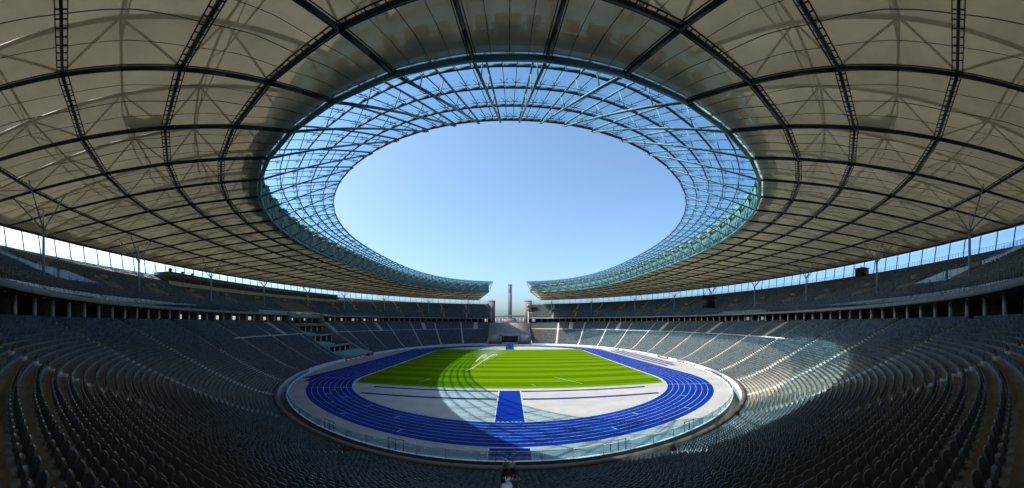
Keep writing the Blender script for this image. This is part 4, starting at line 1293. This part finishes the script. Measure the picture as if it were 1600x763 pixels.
# individual seats
bk, pn, brk = seat_parts(9, 8)
def local_mesh(mb, name, m, smooth):
    o = mb.build(name, m, None, smooth=smooth); return o
proto = thing('stadium_seat', 'seat', 'seat', local=True)
pb = local_mesh(bk, 'backrest', M['seat'], True); pb.parent = proto
pp_ = local_mesh(pn, 'seat', M['seat'], True); pp_.parent = proto
pk = local_mesh(brk, 'bracket', M['seat_bracket'], False); pk.parent = proto
def ordn(n):
    sfx = 'th' if 10 <= n % 100 <= 20 else {1: 'st', 2: 'nd', 3: 'rd'}.get(n % 10, 'th'); return f'{n}{sfx}'
rows_near = sorted(set(ALLS[order, 4].astype(int)), key=lambda r: abs((r + 0.78) * TR - 31.7))
firstseat = True
for j in order:
    x, y, z, ang, r, v, k, n, a0, tier = ALLS[j]
    sd = 'left' if x < 0 else 'right'
    # v runs from the left gate end to the right; the stair nearer the axis is the inner one
    num = int(n - k) if x < 0 else int(k + 1)
    blk = int(np.sum((AISLE_L * np.sign(x) > 1e-6) & (np.abs(AISLE_L) < abs(v))))
    rw_ = ordn(rows_near.index(int(r)) + 1)
    if blk: lab = f'folded dark seat, {ordn(num)} beyond the {ORD[blk - 1]} {sd} side stair in the {rw_} nearest row'
    else: lab = f'folded dark seat, {ordn(num)} {sd} of the central stair in the {rw_} nearest row'
    if firstseat: o = proto; firstseat = False
    else:
        o = proto.copy(); COL.objects.link(o)
        for chd in (pb, pp_, pk):
            c_ = chd.copy(); COL.objects.link(c_); c_.parent = o
    o.location = (x, y, z); o.rotation_euler = (0, 0, ang); o['label'] = lab; o['group'] = 'dark seats nearest the camera'
# all other seats in one mesh, three levels of detail
rest_s = ALLS[~near]; rd3 = d3[~near]
big = MB()
def stamp(Vp, Fp, S, mi):
    ca, sa = np.cos(S[:, 3]), np.sin(S[:, 3])
    X = S[:, 0:1] + Vp[None, :, 0] * ca[:, None] - Vp[None, :, 1] * sa[:, None]
    Y = S[:, 1:2] + Vp[None, :, 0] * sa[:, None] + Vp[None, :, 1] * ca[:, None]
    Z = S[:, 2:3] + Vp[None, :, 2] + 0 * X
    V = np.stack([X, Y, Z], -1).reshape(-1, 3)
    Fq = (np.arange(len(S))[:, None, None] * len(Vp) + Fp[None]).reshape(-1, 4)
    big.add(V, Fq, mi)
for lo_, hi_, nx, nz, br_ in ((0, 16, 7, 6, True), (16, 45, 5, 5, True), (45, 1e9, 3, 3, False)):
    S = rest_s[(rd3 >= lo_) & (rd3 < hi_)]
    if lo_ < 45: S = S[(S[:, 1] > -4.5)]
    if not len(S): continue
    b_, p_, k_ = seat_parts(nx, nz)
    for part_, mi in ((b_, 0), (p_, 0)) + (((k_, 1),) if br_ else ()):
        Vp, Fp = flat(part_); stamp(Vp, Fp, S, mi)
so = big.build('stadium_seats', [M['seat'], M['seat_bracket']], None)
tag(so, 'rows of folded dark grey-green seats filling both tiers of the stands', 'seats', kind='stuff')

# ------------------------------------------------------------------ sprinklers
def sprinkler(x0, y0, hgt, pts, lab1, lab2):
    s_ = thing('pitch_sprinkler', lab1, 'sprinkler', (x0, y0, 0.03), group='sprinklers on the pitch')
    MB().tubes([(x0, y0, 0.03)], [(x0, y0, 0.5)], 0.06, 8).build('riser', M['post'], s_)
    d_ = np.array(pts[1]) - np.array(pts[0]); d_ /= np.linalg.norm(d_)
    MB().tubes([(x0, y0, 0.5)], [np.array([x0, y0, 0.5]) + d_ * 0.5], 0.05, 8, r2=0.03).build('nozzle', M['post'], s_)
    P = np.array(pts); t = np.linspace(0, 1, len(P)); tt_ = np.linspace(0, 1, 60)
    C = np.stack([np.interp(tt_, t, P[:, k]) for k in range(3)], 1)
    # smooth
    for _ in range(8): C[1:-1] = (C[:-2] + 2 * C[1:-1] + C[2:]) / 4
    m = MB()
    for i in range(59):
        f = i / 59; m.tubes([C[i]], [C[i + 1]], 0.035 + 0.05 * f, 6)
    # loose drops falling from the far half of the arc
    oc = np.array([(1, 0, 0), (0, 1, 0), (-1, 0, 0), (0, -1, 0), (0, 0, 1.3), (0, 0, -1.6)]); of = np.array([(0, 1, 4), (1, 2, 4), (2, 3, 4), (3, 0, 4), (1, 0, 5), (2, 1, 5), (3, 2, 5), (0, 3, 5)])
    N_ = 1100
    f = rng.random(N_) ** 0.7; idx_ = (f * 59).astype(int)
    fall = rng.random(N_) ** 1.6 * C[idx_, 2] * 0.95
    pos_ = C[idx_] + rng.normal(0, 1, (N_, 3)) * (0.1 + 0.7 * f[:, None]) * [1, 1, .25]; pos_[:, 2] -= fall * f; pos_[:, 2] = np.maximum(pos_[:, 2], 0.08)
    rad = 0.012 + 0.022 * rng.random(N_)
    V = (pos_[:, None] + oc[None] * rad[:, None, None]).reshape(-1, 3); F_ = (np.arange(N_)[:, None, None] * 6 + of[None]).reshape(-1, 3)
    m.add(V, F_)
    j = m.build('water_jet', M['water']); j.location = (0, 0, 0)
    tag(j, lab2, 'water jet', 'water jets over the pitch')
def ray(px, py, d):
    az = (px - 796.5) / 558.5; return np.array([d * math.sin(az), d * math.cos(az), EYE - (py - 504.5) / 558.5 * d])
def pos_ground(px, py): return ray(px, py, 13.6 * 558.5 / (py - 504.5))
A0 = pos_ground(729.5, 581.8); d0 = np.hypot(A0[0], A0[1])
arc = [A0 + [0, 0, .5]] + [ray(px, py, d0 + k * 9) for k, (px, py) in enumerate(((738, 575.5), (750, 567.5), (760, 560.5), (768, 555.5), (774, 554), (777, 555)), 1)]
sprinkler(A0[0], A0[1], 0, arc, 'small sprinkler on the near half of the pitch throwing the longer jet', 'longer white water jet arching over the pitch shadow')
B0_ = pos_ground(743.3, 567.5); d1 = np.hypot(B0_[0], B0_[1])
arc2 = [B0_ + [0, 0, .5]] + [ray(px, py, d1 + k * 3) for k, (px, py) in enumerate(((747, 562), (751, 557.5), (755, 555), (758, 554.5), (761, 556)), 1)]
sprinkler(B0_[0], B0_[1], 0, arc2, 'small sprinkler further up the pitch throwing the shorter jet', 'shorter white water jet bending above the pitch')
for cx_, cz, cd, rx, rz, lb in ((756, 563, d1, 4.6, 2.6, 'thin pale water mist round the shorter jet'), (770, 560, d0 + 35, 6.0, 3.0, 'thin pale water mist under the end of the longer jet')):
    c0 = ray(cx_, cz, cd); a = np.linspace(0, PI, 9); b2 = np.linspace(0, 2 * PI, 17); P = np.zeros((9, 17, 3))
    for i, t in enumerate(a): P[i, :, 0] = math.sin(t) * np.cos(b2); P[i, :, 1] = math.sin(t) * np.sin(b2); P[i, :, 2] = math.cos(t)
    mo_ = MB().grid(P).build('mist', M['mist'], None, smooth=True); mo_.location = (c0[0], c0[1], rz + 0.15); mo_.scale = (rx, rx, rz)
    tag(mo_, lb, 'mist', kind='stuff')
# small white lane marker on the track
lmk = thing('lane_marker', 'small white folding marker standing on the near bend of the track', 'marker', (-0.95, 41.4, 0.02))
MB().beams([(-1.2, 41.4, .02), (-0.7, 41.4, .02)], [(-1.05, 41.4, .46), (-0.85, 41.4, .46)], 0.05, 0.05).build('leg', M['white'], lmk)
MB().beams([(-1.1, 41.4, .42)], [(-0.8, 41.4, .42)], 0.05, 0.14).build('bar', M['white'], lmk)

# ------------------------------------------------------------------ people
def skin_mesh(J, E, R, root=0, lev=2):
    me = bpy.data.meshes.new('body'); me.from_pydata([tuple(p) for p in J], E, []); o = bpy.data.objects.new('body', me); COL.objects.link(o)
    o.modifiers.new('skin', 'SKIN'); sl = me.skin_vertices[0].data
    for k, r in enumerate(R): sl[k].radius = (r, r) if not isinstance(r, tuple) else r
    sl[root].use_root = True
    ss_ = o.modifiers.new('sub', 'SUBSURF'); ss_.levels = lev; ss_.render_levels = lev
    dg = bpy.context.evaluated_depsgraph_get(); ev = o.evaluated_get(dg); m2 = bpy.data.meshes.new_from_object(ev)
    bpy.data.objects.remove(o); return m2
def mesh_arrays(me):
    V = np.array([v.co[:] for v in me.vertices]); return V, [tuple(p.vertices) for p in me.polygons]
def person(label, loc, rz, pose, shirt, trousers, hair=None, cap=False, scale=1.0):
    Jd = dict(pelvis=(0, 0, .95), waist=(0, .0, 1.08), chest=(0, .0, 1.3), neck=(0, -.01, 1.46), head0=(0, .01, 1.53),
              hl=(-.09, 0, .9), kl=(-.105, .02, .5), al=(-.11, -.02, .09), tl=(-.12, .14, .035), hr=(.09, 0, .9), kr=(.105, .02, .5), ar=(.11, -.02, .09), tr=(.12, .14, .035),
              sl=(-.18, 0, 1.41), el=(-.24, -.03, 1.13), wl=(-.25, .06, .88), sr=(.18, 0, 1.41), er=(.24, -.03, 1.13), wr=(.25, .06, .88), head=(0, .03, 1.62))
    Jd.update(pose)
    t = thing('person', label, 'person', loc, rz, local=True)
    t.scale = (scale,) * 3
    names = ['pelvis', 'waist', 'chest', 'neck', 'head0', 'hl', 'kl', 'al', 'tl', 'hr', 'kr', 'ar', 'tr', 'sl', 'el', 'wl', 'sr', 'er', 'wr']
    rad = dict(pelvis=.125, waist=.115, chest=.135, neck=.055, head0=.055, hl=.085, kl=.06, al=.042, tl=.035, hr=.085, kr=.06, ar=.042, tr=.035, sl=.062, el=.044, wl=.03, sr=.062, er=.044, wr=.03)
    ed = [('pelvis', 'waist'), ('waist', 'chest'), ('chest', 'neck'), ('neck', 'head0'), ('pelvis', 'hl'), ('hl', 'kl'), ('kl', 'al'), ('al', 'tl'), ('pelvis', 'hr'), ('hr', 'kr'), ('kr', 'ar'), ('ar', 'tr'), ('chest', 'sl'), ('sl', 'el'), ('el', 'wl'), ('chest', 'sr'), ('sr', 'er'), ('er', 'wr')]
    def sk(keep, grow, lev=2):
        nn = [n for n in names if n in keep]; ix = {n: i for i, n in enumerate(nn)}
        return skin_mesh([Jd[n] for n in nn], [(ix[a], ix[b]) for a, b in ed if a in ix and b in ix], [rad[n] + grow for n in nn], 0, lev)
    V, Fc = mesh_arrays(sk(set(names), 0.0)); V = [tuple(v) for v in V]; F_ = list(Fc)
    def addm(v, f):
        o = len(V); V.extend(tuple(p) for p in v); F_.extend(tuple(i + o for i in q) for q in f)
    hd = np.array(Jd['head']); a = np.linspace(0, PI, 11); b2 = np.arange(16) * 2 * PI / 16
    hv = []; 
    for tt_ in a:
        for u in b2:
            sx_, sy_, sz_ = math.sin(tt_) * math.cos(u), math.sin(tt_) * math.sin(u), math.cos(tt_)
            k = 1 - 0.18 * max(0, -sz_)
            p = np.array([.075 * sx_ * k, .098 * sy_ * k, .118 * sz_])
            if sy_ > .9 and abs(sz_) < .3: p[1] += .018 * (1 - abs(sz_) / .3) * (abs(sx_) < .25)
            hv.append(hd + p)
    hf = [(i * 16 + j, (i + 1) * 16 + j, (i + 1) * 16 + (j + 1) % 16, i * 16 + (j + 1) % 16) for i in range(10) for j in range(16)]
    addm(hv, hf)
    for sg in (-1, 1):                                     # ears
        b_ = MB().tubes([hd + [sg * .07, -.005, -.03]], [hd + [sg * .083, -.012, .03]], .016, 6); addm(np.concatenate(b_.v), [tuple(r) for r in b_.f[4][0][0]])
    for wn_, en_, sg in (('wl', 'el', -1), ('wr', 'er', 1)):
        wv = np.array(Jd[wn_]); fd = wv - np.array(Jd[en_]); fd /= np.linalg.norm(fd)
        sdv = np.cross(fd, [0, 1, 0.2]); sdv /= np.linalg.norm(sdv); nrm_ = np.cross(sdv, fd)
        palm = MB().beams([wv], [wv + fd * .085], .075, .028, up=tuple(nrm_)); addm(np.concatenate(palm.v), [tuple(r) for r in palm.f[4][0][0]])
        for k, L_ in enumerate((.062, .074, .07, .055)):
            o_ = wv + fd * .082 + sdv * (k - 1.5) * .019; mid_ = o_ + fd * L_ * .55 - nrm_ * .006; e_ = o_ + fd * L_ - nrm_ * .026
            tb_ = MB().tubes([o_, mid_], [mid_, e_], .0088, 6); addm(np.concatenate(tb_.v), [tuple(r) for r in tb_.f[4][0][0]])
        o_ = wv + fd * .02 + sdv * .034 * -sg; m_ = o_ + fd * .03 + sdv * .02 * -sg - nrm_ * .01; e_ = m_ + fd * .028 - nrm_ * .012
        tb_ = MB().tubes([o_, m_], [m_, e_], .0095, 6); addm(np.concatenate(tb_.v), [tuple(r) for r in tb_.f[4][0][0]])
    me = bpy.data.meshes.new('body'); me.from_pydata(V, [], F_); me.materials.append(M['skin']); me.update(); me.shade_smooth()
    bo = bpy.data.objects.new('body', me); COL.objects.link(bo); bo.parent = t
    def cloth(name, keep, grow, m):
        mc = sk(keep, grow); mc.materials.clear(); mc.materials.append(m); mc.shade_smooth(); mc.name = name
        oc_ = bpy.data.objects.new(name, mc); COL.objects.link(oc_); oc_.parent = t
    cloth('shirt', {'pelvis', 'waist', 'chest', 'sl', 'el', 'sr', 'er'}, .016, shirt)
    cloth('trousers', {'pelvis', 'hl', 'kl', 'al', 'hr', 'kr', 'ar'}, .013, trousers)
    for an_, tn_ in (('al', 'tl'), ('ar', 'tr')):
        A_, T_ = np.array(Jd[an_]), np.array(Jd[tn_]); s_ = MB().tubes([A_ + (A_ - T_) * .3 + [0, 0, -.035]], [T_ + (T_ - A_) * .15], .052, 8, r2=.042)
        so_ = s_.build('shoe', M['black'], None); so_.parent = t
    hm = MB(); P = np.zeros((6, 17, 3))
    for i, tt_ in enumerate(np.linspace(0, 0.62 * PI, 6)):
        for j, u in enumerate(np.linspace(0, 2 * PI, 17)):
            fr_ = math.sin(u); lim = tt_ * (1 if fr_ < .3 else 0.62)
            P[i, j] = hd + np.array([.081 * math.sin(lim) * math.cos(u), -.008 + .103 * math.sin(lim) * fr_, .008 + .122 * math.cos(lim)])
    hm.grid(P); ho = hm.build('cap' if cap else 'hair', M['cap'] if cap else (hair or M['hair']), None, smooth=True); ho.parent = t
    if cap:
        vz = MB().beams([hd + [0, .07, .05]], [hd + [0, .16, .035]], .13, .012); vo_ = vz.build('visor', M['cap'], None); vo_.parent = ho
    return t
def floor_at(d): return float(lower_z(96 - (D - d) if False else 31.7 - d))
def lowfloor(x, y):
    # row under a point near the axis
    u = D - 96 - y; u = (D - y) - 96
    r = max(0, int(u / TR)); return float(lower_z((r + 0.5) * TR)) + 0.16
ya = 29.2
pA = person('standing person in green top and pale cap at the foot of the central stair', (-0.35, ya, lowfloor(0, ya)), 0.25,
            dict(wr=(.12, .2, 1.05), er=(.27, .02, 1.15), wl=(-.30, .06, .9)), M['greencloth'], M['black'], cap=True, scale=.98)
pB = person('standing person in pale shirt beside the one in green, dark hair', (0.22, ya + 0.1, lowfloor(0, ya)), 0.1,
            dict(wl=(-.36, .08, 1.22), el=(-.30, -.02, 1.2), head=(.02, .05, 1.6)), M['whitecloth'], M['black'], scale=.98)
yc = 17.6
pC = person('person on the central stair nearest the camera with elbows raised to the face', (0.26, yc, lowfloor(0, yc)), 0.0,
            dict(wl=(-.10, .17, 1.58), el=(-.33, .12, 1.36), wr=(.10, .17, 1.58), er=(.36, .10, 1.37), head=(0, .05, 1.6)), M['bluecloth'], M['black'], scale=.88)
def conc_pt(px, s):
    az = (px - 796.5) / 558.5; return upper_at(az, s)
x, y = conc_pt(1506, .17); person('person in dark jacket standing between right concourse pillars, left of a pair', (x, y, ZCF), 2.6, dict(), M['black'], M['black'])
x, y = conc_pt(1509, .18); person('person in red standing between right concourse pillars, right of a pair', (x, y, ZCF), 2.9, dict(wl=(-.12, .2, 1.2)), M['redcloth'], M['black'])
x, y = conc_pt(1545, .16); person('lone person in dark clothes leaning at a right concourse pillar', (x, y, ZCF), 2.7, dict(), M['bluecloth'], M['black'])
for yy, lab in ((116.0, 0), (116.0, 1)):
    xx = (-64.5, -58.8)[lab]; s = (-xx - 57.2) / 26.6
    person(('steward in white top on the flank stair of the honour box, higher up', 'steward in white top near the bottom of the honour box flank stair')[lab], (xx, yy, float(lower_z(s * LW)) + .1), -1.5, dict(), M['whitecloth'], M['bluecloth'])
# equipment bag beside the standing pair
bag = thing('camera_bag', 'black equipment bag on the ground at the feet of the standing pair', 'bag', (-0.65, ya - 0.5, lowfloor(0, ya)), local=True)
m = MB(); P = np.zeros((4, 13, 3)); a = np.linspace(0, 2 * PI, 13)
for i, (k, z) in enumerate(((1, 0.0), (1.04, .12), (.95, .26), (.55, .34))):
    P[i, :, 0] = .32 * k * np.sign(np.cos(a)) * np.abs(np.cos(a)) ** .5; P[i, :, 1] = .2 * k * np.sign(np.sin(a)) * np.abs(np.sin(a)) ** .5; P[i, :, 2] = z
m.grid(P, flip=True); m.add(P[3, :-1], [list(range(12))]); m.build('body', M['black'], bag)
MB().tubes([(-.2, 0, .33), (-.12, 0, .45), (.12, 0, .45)], [(-.12, 0, .45), (.12, 0, .45), (.2, 0, .33)], .015, 6).build('handle', M['post'], bag)
for o in bpy.data.objects:
    if '_local' in o: del o['_local']
